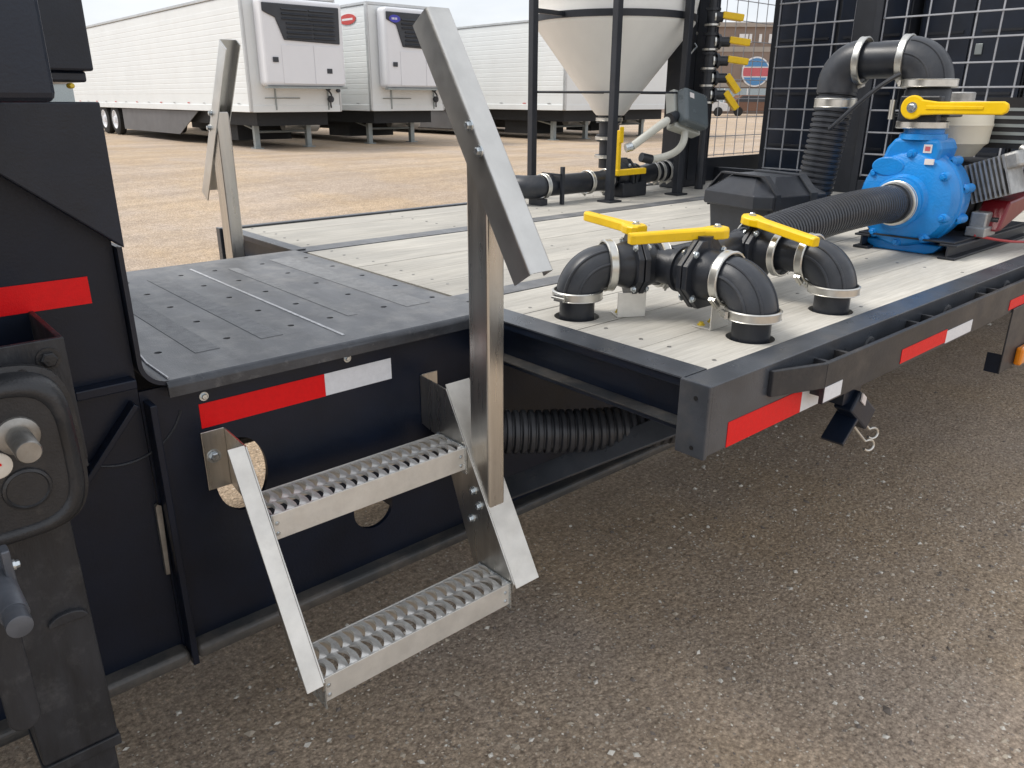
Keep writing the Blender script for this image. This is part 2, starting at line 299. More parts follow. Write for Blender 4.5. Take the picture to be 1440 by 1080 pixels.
# ------------------------------------------------------------------ ground
def gz(x, y):
    d = .662*x+.7495*y; t = min(1, max(0, (d-7)/9)); return .40*t*t*(3-2*t)
def ground():
    xs = sorted(set([-900, -400, -200, -100, -60, -40] + [i*2.0 for i in range(-15, 40)] + [80, 100, 140, 200, 400, 900, 1500])); ys = sorted(set([-900, -300, -100, -50, -30] + [i*2.0 for i in range(-10, 40)] + [80, 100, 140, 200, 400, 900, 1500]))
    vs = [(x, y, gz(x, y)) for x in xs for y in ys]; ny = len(ys)
    fs = [(i*ny+j, (i+1)*ny+j, (i+1)*ny+j+1, i*ny+j+1) for i in range(len(xs)-1) for j in range(ny-1)]
    o = MB().add(vs, fs).build('ground', 'ground', smooth=60); o['kind'] = 'structure'
    b = MB(); rnd = random.Random(3)
    for i in range(34000):
        u = rnd.random()
        if u < .8: x = rnd.uniform(-.6, 3.6); y = rnd.uniform(-1.2, 1.9)
        else: x = rnd.uniform(.0, 7); y = rnd.uniform(-2, 4.5)
        q = rnd.random(); r = .0016+.0032*q*q+(.006*rnd.random() if q > .95 else 0)+(.009*rnd.random() if q > .998 else 0)
        a = rnd.uniform(0, 6.28); ax, ay = r*rnd.uniform(.8, 1.5), r*rnd.uniform(.7, 1.1); h = r*rnd.uniform(.5, .9)
        c, s_ = cos(a), sin(a); ps = []
        for dx, dy, dz in ((1, 0, .1), (.1, 1, 0), (-1, .1, .15), (-.1, -1, 0), (rnd.uniform(-.3, .3), rnd.uniform(-.3, .3), 1)):
            dx *= ax*rnd.uniform(.8, 1.2); dy *= ay*rnd.uniform(.8, 1.2); ps.append((x+dx*c-dy*s_, y+dx*s_+dy*c, dz*h))
        b.add(ps, [(0, 1, 4), (1, 2, 4), (2, 3, 4), (3, 0, 4)], rnd.choices((0, 1, 2), (.48, .28, .24))[0])
    for i in range(2600):
        t_ = rnd.random(); x = 1.2+2.2*t_+rnd.gauss(0, .22); y = -.55+.75*t_+rnd.gauss(0, .16); r = .003+.0075*rnd.random()**2
        a = rnd.uniform(0, 6.28); c, s_ = cos(a), sin(a); ax, ay, h = r*rnd.uniform(.9, 1.7), r*rnd.uniform(.7, 1.1), r*rnd.uniform(.5, 1.0); ps = []
        for dx, dy, dz in ((1, 0, .05), (.5, .85, .1), (-.5, .9, .05), (-1, .1, .15), (-.5, -.85, 0), (.45, -.9, .1), (rnd.uniform(-.4, .1), rnd.uniform(-.3, .3), 1), (.4, rnd.uniform(-.3, .3), .9)):
            dx *= ax*rnd.uniform(.8, 1.2); dy *= ay*rnd.uniform(.8, 1.2); ps.append((x+dx*c-dy*s_, y+dx*s_+dy*c, dz*h))
        b.add(ps, [(0, 1, 7), (1, 6, 7), (1, 2, 6), (2, 3, 6), (3, 4, 6), (4, 5, 6), (5, 7, 6), (5, 0, 7)], rnd.choices((0, 1, 2), (.6, .3, .1))[0])
    g = b.build('gravel', ['pebble_a', 'pebble_b', 'pebble_c'], smooth=0); g['kind'] = 'stuff'; g['label'] = 'small tan and grey stones strewn over the gravel yard'
ground()

# ------------------------------------------------------------------ flatbed trailer
YC = 2.19; ZD = 1.055; XE = 9.6
TR = thing('flatbed_trailer', 'black step deck trailer with pale wooden deck planks, gooseneck and red and white tape', 'trailer', (1.345, YC, 0))
def pplank(x0, x1, y0, y1, holes, crop=0):
    b = MB(); z0, z1 = ZD-.038, ZD-.004-random.random()*.0012; g = .0012+.001*random.random(); y0 += g; y1 -= g
    xs = x0
    mapf = lambda u, v, w_: (u, v, z1+w_)
    for hx, hy, hr in holes:
        b.box(xs, hx-hr*1.5, y0, y1, z0, z1); b.cell(mapf, hx-hr*1.5, hx+hr*1.5, y0, y1, circ(hx, hy, hr, hr, 32), .034); xs = hx+hr*1.5
    b.box(xs, x1, y0, y1, z0, z1); return b.build('plank', 'wood', TR)
HOLES = [(1.491, 1.421, .062), (1.674, .995, .060), (2.081, .995, .060)]
edges_n = [.909, 1.118, 1.325, 1.53, 1.735]; edges_m = [1.82+(2.752-1.82)*i/5 for i in range(6)]; edges_f = [2.85, 3.06, 3.27, 3.471]
for es in (edges_n, edges_m, edges_f):
    for a, b_ in zip(es, es[1:]): pplank(1.372, XE, a, b_, [h for h in HOLES if a < h[1] < b_])
sc = None
for es in (edges_n, edges_m, edges_f):
    for a, b_ in zip(es, es[1:]):
        for x in (1.46, 2.19, 2.91, 3.58, 4.31):
            for yy in (a+.045, b_-.045):
                if any((x-h[0])**2+(yy-h[1])**2 < .085**2 for h in HOLES): continue
                if sc is None: sc = MB().lathe((0, 0, 0), U, [(0, .0055), (.0012, .0050), (.0012, .002), (.0004, 0)], 10).build('screw', 'bare_steel', TR); off0 = root_loc(TR)
                c_ = bpy.data.objects.new('screw', sc.data); COL.objects.link(c_); c_.parent = TR; c_.location = (x+random.uniform(-.01, .01), yy+random.uniform(-.008, .008), ZD-.0042)
bpy.data.objects.remove(sc)
for y0, y1 in ((1.735, 1.82), (2.752, 2.85)):
    MB().box(1.35, XE, y0+.002, y1-.002, ZD-.03, ZD-.002).build('deck_strip', 'plate', TR)
# side rails: channels
def cch(y0, sgn, top=ZD+.004, bot=.900, w1=.073, t=.009):
    f = lambda y: y0+sgn*y
    return [(f(0), bot), (f(w1), bot), (f(w1), bot+t), (f(t), bot+t), (f(t), top-t), (f(w1), top-t), (f(w1), top), (f(0), top)]
MB().prism(cch(.835, 1), 'x', 1.286, XE).build('side_rail', 'rail_steel', TR, bevel=.002)
MB().prism(cch(2*YC-.87, -1, w1=.038)[::-1], 'x', 1.33, XE).build('side_rail', 'rail_steel', TR, bevel=.002)
for xc, y0, y1 in ((1.273, .833, .909), (1.317, 2*YC-.909, 2*YC-.868)):
    c = MB().box(xc, xc+.013, y0, y1, .894, ZD+.0065).build('corner_plate', 'rail_steel', TR, bevel=.003)
for z in (1.028, .915): MB().cyl((1.2725, .865, z), (-1, 0, 0), .005, 0, .0008, 12).build('bolt_hole', 'hole_dark', TR)
# front cross channels (open towards the gooseneck)
def fch(x0, top=ZD, bot=.935, w1=.05, t=.012):
    return [(x0, bot), (x0+w1, bot), (x0+w1, top), (x0, top), (x0, top-t*1.6), (x0+w1-t, top-t*1.6), (x0+w1-t, bot+t), (x0, bot+t)]
for xf, ya, yb in ((1.288, .9095, 1.598), (1.332, 2*YC-1.598, 2*YC-.9095)):
    MB().add([(x, y, z) for y in (ya, yb) for x, z in fch(xf)], [tuple(range(8)), tuple(range(15, 7, -1))]+[(i, 8+i, 8+(i+1) % 8, (i+1) % 8) for i in range(8)]).build('front_channel', 'black_steel', TR, bevel=.002)
    MB().box(xf-.005, xf+.0375, ya+.001, yb-.001, .9475, .9505).build('channel_flange', 'flange_steel', TR); MB().box(xf-.003, 1.371 if xf < 1.3 else 1.384, ya+.001, yb-.001, ZD+.0005, ZD+.004).build('channel_cap', 'rail_steel', TR)
# rub rail with angled end, pockets and spools, both sides
def rub(sg):
    Y = (lambda y: y) if sg > 0 else (lambda y: 2*YC-y-.035)
    b = MB().prism([(x, Y(y)) for x, y in ((1.672, .797), (XE, .797), (XE, .785), (1.672, .785))], 'z', .932, 1.036)
    r = b.build('rub_rail', 'rub_steel', TR, bevel=.002)
    b = MB().prism([(x, Y(y)) for x, y in ((1.50, .8345), (1.671, .797), (1.671, .785), (1.50, .823))], 'z', .974, 1.036)
    for p in b.v:
        if p.x < 1.6: p.z += .010
    b.build('angled_end', 'rub_steel', r, bevel=.002)
    y0, y1 = sorted((Y(.7975), Y(.8345)))
    k = 0
    while 1.70+.51*k < XE-.3:
        x = 1.70+.51*k
        for xx in (x, x+.10): MB().box(xx, xx+.012, y0, y1, .94, 1.030).build('stake_pocket_wall', 'rub_steel', r)
        c = MB().lathe((x+.29, Y(.8345), .998), (0, -sg, 0), [(0, .03), (.006, .028), (.012, .015), (.025, .015), (.031, .028), (.037, .03)], 18)
        c.build('spool_spacer', 'rub_steel', r); k += 1
rub(1); rub(-1)
def tape(x0, x1, z0, z1, y, red=True, parent=TR): return MB().box(x0, x1, y-.0014, y-.0002, z0, z1).build('reflective_tape', 'tape_red' if red else 'tape_white', parent)
tape(1.356, 1.664, .901, .960, .835); tape(1.6645, 1.83, .901, .960, .835, False); tape(1.6725, 1.757, .938, .976, .785, False)
tape(2.085, 2.387, .943, .983, .785); tape(2.3875, 2.585, .939, .977, .785, False)
tape(2.915, 3.22, .947, .982, .785)
# amber side marker on its hanging bracket
mk = MB().box(2.955, 3.25, .779, .7845, .712, .946).build('marker_bracket', 'rub_steel', TR, bevel=.002)
MB().box(3.085, 3.225, .754, .779, .718, .785).build('marker_light', 'amber', mk, bevel=.008)
MB().box(2.958, 2.966, .7845, .83, .712, .78).build('bracket_return', 'black_steel', mk)
# main beams
def beam(yw, sg, holes):
    b = MB(); t = .012
    mapf = (lambda u, v, w_: (u, yw-sg*w_, v)) 
    xs = .405
    for (hx, hz, rx, rz) in holes:
        b.box(xs, hx-rx*1.3, min(yw, yw+sg*t), max(yw, yw+sg*t), .40, 1.04)
        b.cell(mapf, hx-rx*1.3, hx+rx*1.3, .40, 1.04, circ(hx, hz, rx, rz, 32), t); xs = hx+rx*1.3
    b.box(xs, XE, min(yw, yw+sg*t), max(yw, yw+sg*t), .40, 1.04)
    o = b.build('main_beam', 'chassis', TR)
    y0, y1 = sorted((yw-sg*.042, yw+sg*.10))
    MB().box(.425, XE, y0, y1, .376, .412).build('beam_flange', 'flange_steel', o, bevel=.014, seg=4)
    return o
nb = beam(1.62, 1, [(.595, .79, .062, .092), (.935, .575, .06, .06)])
beam(2*YC-1.62, -1, [(.595, .79, .062, .092), (.935, .575, .06, .06)])
tape(.520, .823, .926, .983, 1.62); tape(.8235, 1.013, .927, .983, 1.62, False)
bolt(TR, (.534, 1.6195, .999), (0, -1, 0), .007, .006, 'zinc'); bolt(TR, (.889, 1.6195, 1.009), (0, -1, 0), .007, .006, 'zinc')
# gooseneck side plates left of the step
def goose(yw, sg):
    f = lambda a, b_: tuple(sorted((yw+sg*a, yw+sg*b_)))
    o = MB().box(-2.6, .404, *f(.001, .013), .40, 1.60).build('gooseneck_side', 'chassis', TR)
    MB().box(-2.6, .409, *f(-.042, .1), .376, .412).build('beam_flange', 'flange_steel', o, bevel=.014, seg=4)
    MB().box(.410, .424, *f(-.045, .0005), .372, 1.02).build('stiffener', 'chassis', o, bevel=.002)
    MB().prism([(.413, 1.343), (.413, 1.602), (.10, 1.602)], 'y', *f(-.05, .0)).build('gusset', 'black_steel', o, bevel=.003)
    MB().box(.285, .398, *f(-.03, .0005), 1.058, 1.078).build('stiffener', 'chassis', o, bevel=.003)
    b = MB(); b.obox((.322, yw-sg*.015, .943), (.137, 0, .162), (0, 1, 0), (-.162, 0, .137), .106, .015, .006); b.build('stiffener', 'chassis', o, bevel=.002)
    MB().tube(arc((.36, yw-sg*.0005, 1.02), (1, 0, 0), (0, 0, 1), .128, pi*1.12, pi*1.90, 24), .0028, 6).build('weld_bead', 'weld', o)
    MB().prism([(.394, .61), (.402, .61), (.408, .78), (.400, .785), (.396, .78)], 'y', *f(-.012, 0)).build('bare_patch', 'bare_steel', o)
    return o
gn = goose(1.62, 1); goose(2*YC-1.62, -1)
tape(-.3, .351, 1.238, 1.290, 1.62)
# upper gooseneck body
MB().box(-2.6, .266, 1.20, 2*YC-1.20, 1.603, 2.75).build('gooseneck_deck', 'black_steel', TR, bevel=.012, seg=3)
bb = MB(); bb.box(.2, .41, 1.56, 2*YC-1.56, 1.652, 1.80); bb.box(.2, .40, 1.575, 2*YC-1.575, 1.634, 1.652); bb.box(.2, .385, 1.565, 2*YC-1.565, 1.80, 2.7); bb.build('gooseneck_headboard', 'black_steel', TR, bevel=.004)
MB().lathe((.372, 1.585, 1.628), (0, -1, 0), [(0, .0045), (.02, .0045), (.022, .003), (.022, 0)], 12).build('marker_stud', 'label_yellow', TR)
# step platform plate: real holes, upturned end
PL = None
def platform():
    zt = ZD+.004; b = MB(); mapf = lambda u, v, w_: (u, v, zt+w_)
    y0, y1 = 1.60, 2*YC-1.60
    cols = [(.507, 1.805), (.672, 1.813), (.842, 1.816), (.955, 1.817), (1.126, 1.821), (1.296, 1.825)]
    xb = [.462, .59, .757, .90, 1.04, 1.21, 1.338]
    for (cx_, cy_), xa, xc in zip(cols, xb, xb[1:]):
        hs = [cy_+.197*k for k in range(5)]; yb = [y0]+[(a+c)/2 for a, c in zip(hs, hs[1:])]+[y1]
        for h, ya, yc in zip(hs, yb, yb[1:]): b.cell(mapf, xa, xc, ya, yc, circ(cx_, h, .0088, .0088, 16), .009)
    o = b.build('platform_plate', 'plate', TR, smooth=0)
    prof = []
    for i in range(9):
        a = pi*1.5-(pi/2)*i/8; prof.append((.462+.047*cos(a), zt+.047+.047*sin(a)))
    prof.append((.415, 1.342)); prof2 = []
    for i in range(9):
        a = pi*1.5-(pi/2)*i/8; prof2.append((.462+.056*cos(a), zt+.047+.056*sin(a)))
    prof2.append((.406, 1.342))
    MB().prism(prof+prof2[::-1], 'y', y0-.004, y1+.004).build('upturned_end', 'black_steel', o, smooth=30)
    for sg, yy in ((1, y0), (-1, y1)):
        pr = [(0, 0)]+[(-.014*sin(a), -.014+.014*cos(a)) for a in [pi/2*i/5 for i in range(6)]]+[(-.014, -.034), (-.006, -.034), (-.006, -.012), (0, -.009)]
        q = [(yy+sg*u, zt+v) for u, v in pr]
        MB().prism(q if sg > 0 else q[::-1], 'x', .455, 1.338).build('rolled_edge', 'edge_steel', o, smooth=40)
    for x0, x1, ya, yb in ((.57, .628, 1.745, 2.6), (.733, .79, 1.752, 2.6), (1.0, 1.03, 1.80, 2.6), (1.175, 1.255, 1.78, 2.66)):
        MB().box(x0, x1, ya, yb, zt+.0002, zt+.0011).build('grip_strip', 'grip', o)
    for x, ya, yb in ((.90, 1.65, 2.68),): MB().box(x-.0042, x+.0042, ya, yb, zt+.0002, zt+.0016).build('weld_line', 'worn_edge', o)
    MB().tube([(.463, 1.90, zt+.001), (.468, 1.80, zt+.0015), (.462, 1.74, zt+.001), (.464, 1.61, zt+.001)], .0028, 6).build('weld_line', 'worn_edge', o)
platform()
# cross members below
for x in (1.55, 2.2, 2.9, 3.6, 4.3, 5.2, 6.2, 7.2, 8.2): MB().box(x-.03, x+.03, .882, 2*YC-.882, .93, 1.012).build('cross_member', 'chassis', TR)
br = MB(); A_ = Vector((1.32, 1.57, .50)); B_ = Vector((1.60, 1.13, .80)); br.obox((A_+B_)/2, B_-A_, (.5, .35, .8), (B_-A_).cross(Vector((.5, .35, .8))), (B_-A_).length/2, .036, .006); br.build('diagonal_brace', 'rail_steel', TR, bevel=.002)
bk = MB(); bk.box(1.12, 1.145, 1.632, 2*YC-1.632, .42, 1.03); bk.build('bulkhead', 'chassis', TR)
for x, y, z in ((1.62, 1.61, .66),): bolt(TR, (x, y, z), (0, -1, 0), .012, .012, 'bare_steel')

# landing gear (part of the trailer), both sides
def landing(yf, sg):
    Y = lambda d: yf+sg*d                    # d grows towards the trailer's middle
    B = lambda m_, x0, x1, d0, d1, z0, z1: m_.box(x0, x1, *sorted((Y(d0), Y(d1))), z0, z1)
    lg = MB(); B(lg, .074, .2, 0, .126, .468, 1.19)
    L0 = lg.build('landing_leg', 'leg_steel', TR, bevel=.006)
    B(MB(), .083, .191, .009, .117, .10, .468).build('inner_leg', 'leg_steel', L0, bevel=.004)
    B(MB(), .0715, .2025, -.0025, .1285, .445, .468).build('leg_collar', 'leg_steel', L0, bevel=.002)
    fb = MB(); B(fb, -.01, .285, -.08, .21, 0, .014); B(fb, .06, .215, -.02, .15, .014, .10); fb.build('foot_plate', 'leg_steel', L0, bevel=.004)
    # gearbox cover: rounded block
    g = MB(); prof = []
    def outline(k):
        o_ = []
        for i in range(40):
            a = 2*pi*i/40; e = 2/4.0
            cx_ = math.copysign(abs(cos(a))**e, cos(a)); cz = math.copysign(abs(sin(a))**e, sin(a))
            o_.append((.105+.125*k*cx_, 1.078+.138*k*cz*(1 if cz > 0 else 1.0)))
        return o_
    levels = [(0, 1.06), (-.014, 1.06), (-.016, 1.0), (-.035, .985), (-.05, .93), (-.055, .86), (-.052, .80), (-.047, .78)]
    vs = []
    for d, k in levels: vs += [(x, Y(d-.001), z) for x, z in outline(k)]
    fs = [(i*40+j, i*40+(j+1) % 40, (i+1)*40+(j+1) % 40, (i+1)*40+j) for i in range(len(levels)-1) for j in range(40)]+[tuple((len(levels)-1)*40+j for j in range(40))]
    if sg < 0: fs = [f[::-1] for f in fs]
    GB = g.add(vs, fs).build('gearbox', 'cast_black', L0, smooth=50)
    MB().lathe((.148, Y(-.046), 1.122), (0, -sg, 0), [(0, .032), (.006, .030), (.010, .022), (.010, .018), (.078, .018), (.081, .016), (.081, 0)], 24).build('input_shaft', 'bare_steel', L0)
    MB().lathe((.144, Y(-.046), 1.033), (0, -sg, 0), [(0, .036), (.006, .034), (.008, .03), (.005, .028), (.005, 0)], 28).build('hub_cap', 'cast_black', L0)
    MB().lathe((.112, Y(-.046), 1.083), (0, -sg, 0), [(0, .021), (.006, .021), (.008, .018), (.007, 0)], 24).build('oil_gauge', 'gauge_face', L0)
    MB().box(.107, .118, *sorted((Y(-.0545), Y(-.0535))), 1.083, 1.087).build('gauge_mark', 'tape_red', L0)
    for x, z in ((.175, 1.205), (.225, 1.10), (.20, .975), (.06, 1.21)): bolt(L0, (x, Y(-.016), z), (0, -sg, 0), .007, .008, 'cast_black')
    # bracket: angle plate up to the web
    b = MB(); B(b, -.1, .252, .040, .050, 1.02, 1.24); B(b, .243, .252, .050, .265, 1.0, 1.24); b.build('mounting_bracket', 'leg_steel', L0, bevel=.002)
    bolt(L0, (.224, Y(.040), 1.208), (0, -sg, 0), .013, .01, 'cast_black')
    MB().cyl((.09, Y(.0), 1.245), (0, sg, 0), .014, .0, .03, 12).build('bracket_lug', 'bare_steel', L0)
    # crank shaft, folded handle
    MB().lathe((.075, Y(-.26), .929), (0, sg, 0), [(0, 0), (0, .014), (.001, .0165), (.035, .0165), (.035, .0185), (.036, .019), (.26, .019)], 24).build('crank_shaft', 'shaft_steel', L0)
    h = MB(); h.obox((.088, Y(-.13), .955), (0, 0, 1), (1, 0, 0), (0, 1, 0), .032, .006, .013); h.build('shaft_tab', 'shaft_steel', L0, bevel=.003)
    bolt(L0, (.096, Y(-.13), .955), (1, 0, 0), .006, .006, 'zinc')
    n = 12; pts = [(.036, .90), (.080, .90)]+[(.058+.022*cos(-pi*i/n), .715+.022*sin(-pi*i/n)) for i in range(n+1)]
    hb = MB(); hb.prism(pts if sg < 0 else pts, 'y', *sorted((Y(-.17), Y(-.155)))); hb.build('crank_handle', 'leg_steel', L0, bevel=.004)
    n = 14; se = [(.162+.032*cos(pi*i/n), .748+.02*sin(pi*i/n)) for i in range(n+1)]
    MB().prism(se, 'y', *sorted((Y(-.010), Y(0.0)))).build('gusset_tab', 'leg_steel', L0, bevel=.002)
    return L0
landing(1.36, 1); landing(2*YC-1.36, -1)

# ------------------------------------------------------------------ access steps
def steps(flip, label):
    root = thing('access_steps', label, 'steps', (.83 if not flip else .83+flip[1], 1.45 if not flip else 2*YC-1.45, .3))
    bl = lambda m_, n_, mt, p=root, **k: m_.build(n_, mt, p, flip=flip, **k)
    XL, XR = .566, 1.10
    slope = Vector((0, 1.502-1.236, .908-.455)).normalized()
    poly = [(1.6185, .916), (1.502, .909), (1.236, .455), (1.243, .428), (1.392, .428), (1.478, .64), (1.53, .76), (1.6185, .776)]
    for X, tx in ((XL, .004), (XR, .004)):
        s = bl(MB().prism([(y, z) for y, z in poly], 'x', X, X+tx), 'stringer', 'brushed', bevel=.0012)
        n = Vector((0, -slope.z, slope.y)); c = Vector((0, (1.502+1.236)/2, (.909+.455)/2))
        if X == XL: x0, x1 = .528, .5655
        else: x0, x1 = 1.1045, 1.182
        half = (Vector((0, 1.502, .909))-Vector((0, 1.236, .455))).length/2
        m = MB(); m.obox((((x0+x1)/2), c.y-n.y*.002, c.z-n.z*.002), slope, (1, 0, 0), n, half+(.004 if X == XL else .012), (x1-x0)/2, .002)
        bl(m, 'stringer_flange', 'aluminium', s, bevel=.001)
        if X == XL: bl(MB().box(.514, .566, 1.6145, 1.6185, .776, .918), 'mounting_tab', 'brushed', s, bevel=.001)
        else: bl(MB().box(1.104, 1.155, 1.6145, 1.6185, .776, .918), 'mounting_tab', 'brushed', s, bevel=.001)
    bolt(root, (.536, 1.6145, .856), (0, -1, 0), .011, .009, 'zinc', flip=flip); bolt(root, (1.135, 1.6145, .856), (0, -1, 0), .011, .009, 'zinc', flip=flip)
    for (z, yf, yb) in ((.770, 1.424, 1.545), (.452, 1.250, 1.374)):
        x0, x1 = .572, 1.098; t = MB(); n = 18; pt = (x1-x0)/n
        mapf = lambda u, v, w_: (u, v, z+w_)
        rows = 2; rd = (yb-yf-.010)/rows
        for r in range(rows):
            va = yf+.005+r*rd; vb = va+rd; off = (r % 2)*pt*.5
            for k in range(n+(r % 2)):
                ua = x0+k*pt-off; ub = ua+pt
                ua2, ub2 = max(ua, x0), min(ub, x1); cu = (ua2+ub2)/2; wd = (ub2-ua2)/pt
                inner = []; N = 24; hl = .45*rd
                for i in range(N):
                    a = radians(225)+2*pi*i/N; vv = sin(a)*hl; k2 = 1-(vv/hl)**2
                    uu = .0085*k2-.006+(.0050*cos(a))
                    inner.append((cu+uu*wd, (va+vb)/2+vv, (.0085*k2*max(0, cos(a))**.5 if cos(a) > 0 else -.0035*k2*abs(cos(a))**.5)))
                t.cell(mapf, ua2, ub2, va, vb, inner, .0015)
        T = bl(t, 'tread', 'tread_alu', smooth=50)
        fr = MB(); fr.box(x0, x1, yf, yf+.004, z-.060, z+.0015); fr.box(x0, x1, yb-.004, yb, z-.045, z+.001); bl(fr, 'tread_frame', 'aluminium', T, bevel=.001)
        for xx in (x0-.0015, x1-.0025):
            e = MB(); e.box(xx, xx+.004, yf-.006, yb, z-.072, z+.006); bl(e, 'end_plate', 'zinc', T, bevel=.001)
        for xx in (x0+.012, x1-.014): 
            for dz in (-.02, -.045): bolt(T, (xx, yf-.0004, z+dz), (0, -1, 0), .0035, .002, 'zinc', 'rivet', flip)
        for dy in (.035, ): bolt(root, (XL, yf+dy, z-.03), (-1, 0, 0), .007, .009, 'zinc', flip=flip)
    for p in ((1.395, .66), (1.372, .625), (1.404, .575)): bolt(root, (XR-.0002, p[0], p[1]), (-1, 0, 0), .0085, .008, 'zinc', flip=flip)
    # handrail post: folded channel
    post = MB(); X0, X1, ya, yb2 = 1.1055, 1.158, 1.338, 1.412
    zt = lambda y: 1.268+(y-1.221)*1.60
    vs = [(X0, ya, .60), (X1, ya, .60), (X1, yb2, .70), (X0, yb2, .70), (X0, ya, zt(ya)-.01), (X1, ya, zt(ya)-.01), (X1, yb2, zt(yb2)-.01), (X0, yb2, zt(yb2)-.01)]
    post.add(vs, [(3, 2, 1, 0), (4, 5, 6, 7), (0, 1, 5, 4), (1, 2, 6, 5), (2, 3, 7, 6), (3, 0, 4, 7)])
    bl(post, 'handrail_post', 'brushed', bevel=.006, seg=3)
    # handrail: inverted folded channel following the stair slope
    d = Vector((0, 1.535-1.183, 1.802-1.262)).normalized(); nn = Vector((0, -d.z, d.y))
    p0 = Vector((0, 1.183, 1.262)); Ln = (Vector((0, 1.533, 1.80))-p0).length
    cs = [(1.0995, -.066)]+[(1.0995+.012-.012*cos(a), -.012+.012*sin(a)) for a in [pi/2*i/5 for i in range(6)]]+[(1.165-.006+.006*sin(a), -.006+.006*cos(a)) for a in [pi/2*i/4 for i in range(5)]]+[(1.165, -.034), (1.1615, -.034), (1.1615, -.004), (1.104, -.004), (1.104, -.066)]
    vs = []
    for s_, e in ((0, 1), (Ln, 1)):
        for x, q in cs: vs.append((x, *(p0+d*s_+nn*q)[1:]))
    n = len(cs); rl = MB().add(vs, [tuple(range(n)), tuple(range(2*n-1, n-1, -1))]+[(i, n+i, n+(i+1) % n, (i+1) % n) for i in range(n)])
    bl(rl, 'handrail', 'brushed_bar', smooth=30)
    for p in ((1.388, 1.555), (1.355, 1.503)): bolt(root, (1.0993, p[0], p[1]), (-1, 0, 0), .0085, .008, 'zinc', flip=flip)
    return root
steps(None, 'brushed aluminium two-tread access steps with sloping handrail, bolted beneath red and white tape')
steps((YC, .06), 'aluminium access steps whose handrail rises behind the step platform, toward the parked white trailers')

# ------------------------------------------------------------------ pipe parts
def clamp(parent, c, d, r, wd=.016, ang=None, name='hose_clamp'):
    wd *= 1.25; b = MB(); b.ring(c, d, r-.006, r, wd); d = Vector(d).normalized()
    s = d.cross(Vector((0, 0, 1))) if abs(d.z) < .9 else Vector((1, 0, 0)); s.normalize(); t_ = d.cross(s)
    a = .7 if ang is None else ang; o = s*cos(a)+t_*sin(a); tg = -s*sin(a)+t_*cos(a); p = Vector(c)+o*(r+.006)
    b.obox(p-o*.002, tg, d, o, .016, wd*.36, .004); b.cyl(p+o*.002, tg, .0036, -.022, .022, 10)
    return b.build(name, 'clampsteel', parent, smooth=35)
def elbow(parent, foot, hd, r, R, z0, m='rubber', stubr=None):
    """foot (x,y) vertical leg from z0 up, turning into horizontal direction hd; returns mouth point"""
    hd = Vector((*hd, 0)).normalized(); base = Vector((*foot, z0)); c = base+hd*R
    pts = [base]+[c+(-hd*cos(a)+U*sin(a))*R for a in [pi/2*i/14 for i in range(1, 15)]]
    b = MB().tube(pts, r, 28)
    # moulded ribs along the bend
    o = b.build('elbow', m, parent)
    side = hd.cross(U)
    for sgn in (-1, 1):
        for off in (.25, .95):
            rb = [p+side*sgn*r*cos(off)*1.0+((p-c).normalized() if (p-c).length > 1e-6 else U)*r*sin(off) for p in pts[1:-1]]
            MB().tube(rb, .0042, 8).build('moulding_rib', m, o)
    return pts[-1], hd
def handle(parent, piv, tip, wd=.034, th=.011, drop=0., hub=.026):
    piv = Vector(piv); tip = Vector(tip); d = (tip-piv); Ln = d.length; d.normalize(); s = U.cross(d).normalized(); n = d.cross(s)
    prof = [(-hub, .55), (-hub*.6, .9), (0, 1.05), (hub*.8, .95), (hub*1.7, .58), (Ln*.55, .5), (Ln-.012, .48), (Ln, .36)]
    vs = []
    for x, k in prof:
        z = drop*max(0, (x-hub)/(Ln-hub))**.8 - (.006*min(1, max(0, (x-hub)/.03)) if drop else 0)
        hw = wd*k*.82
        vs += [piv+d*x-s*hw+n*(z-th), piv+d*x+s*hw+n*(z-th), piv+d*x+s*hw+n*(z+th*.55), piv+d*x+s*hw*.72+n*(z+th), piv+d*x-s*hw*.72+n*(z+th), piv+d*x-s*hw+n*(z+th*.55)]
    N = len(prof); fs = [(i*6+k, (i+1)*6+k, (i+1)*6+(k+1) % 6, i*6+(k+1) % 6) for i in range(N-1) for k in range(6)]+[tuple(range(6)), tuple((N-1)*6+k for k in range(5, -1, -1))]
    h = MB().add(vs, fs).build('handle', 'yellow', parent, bevel=.003)
    bolt(h, piv+n*th, n, .008, .006, 'zinc'); return h
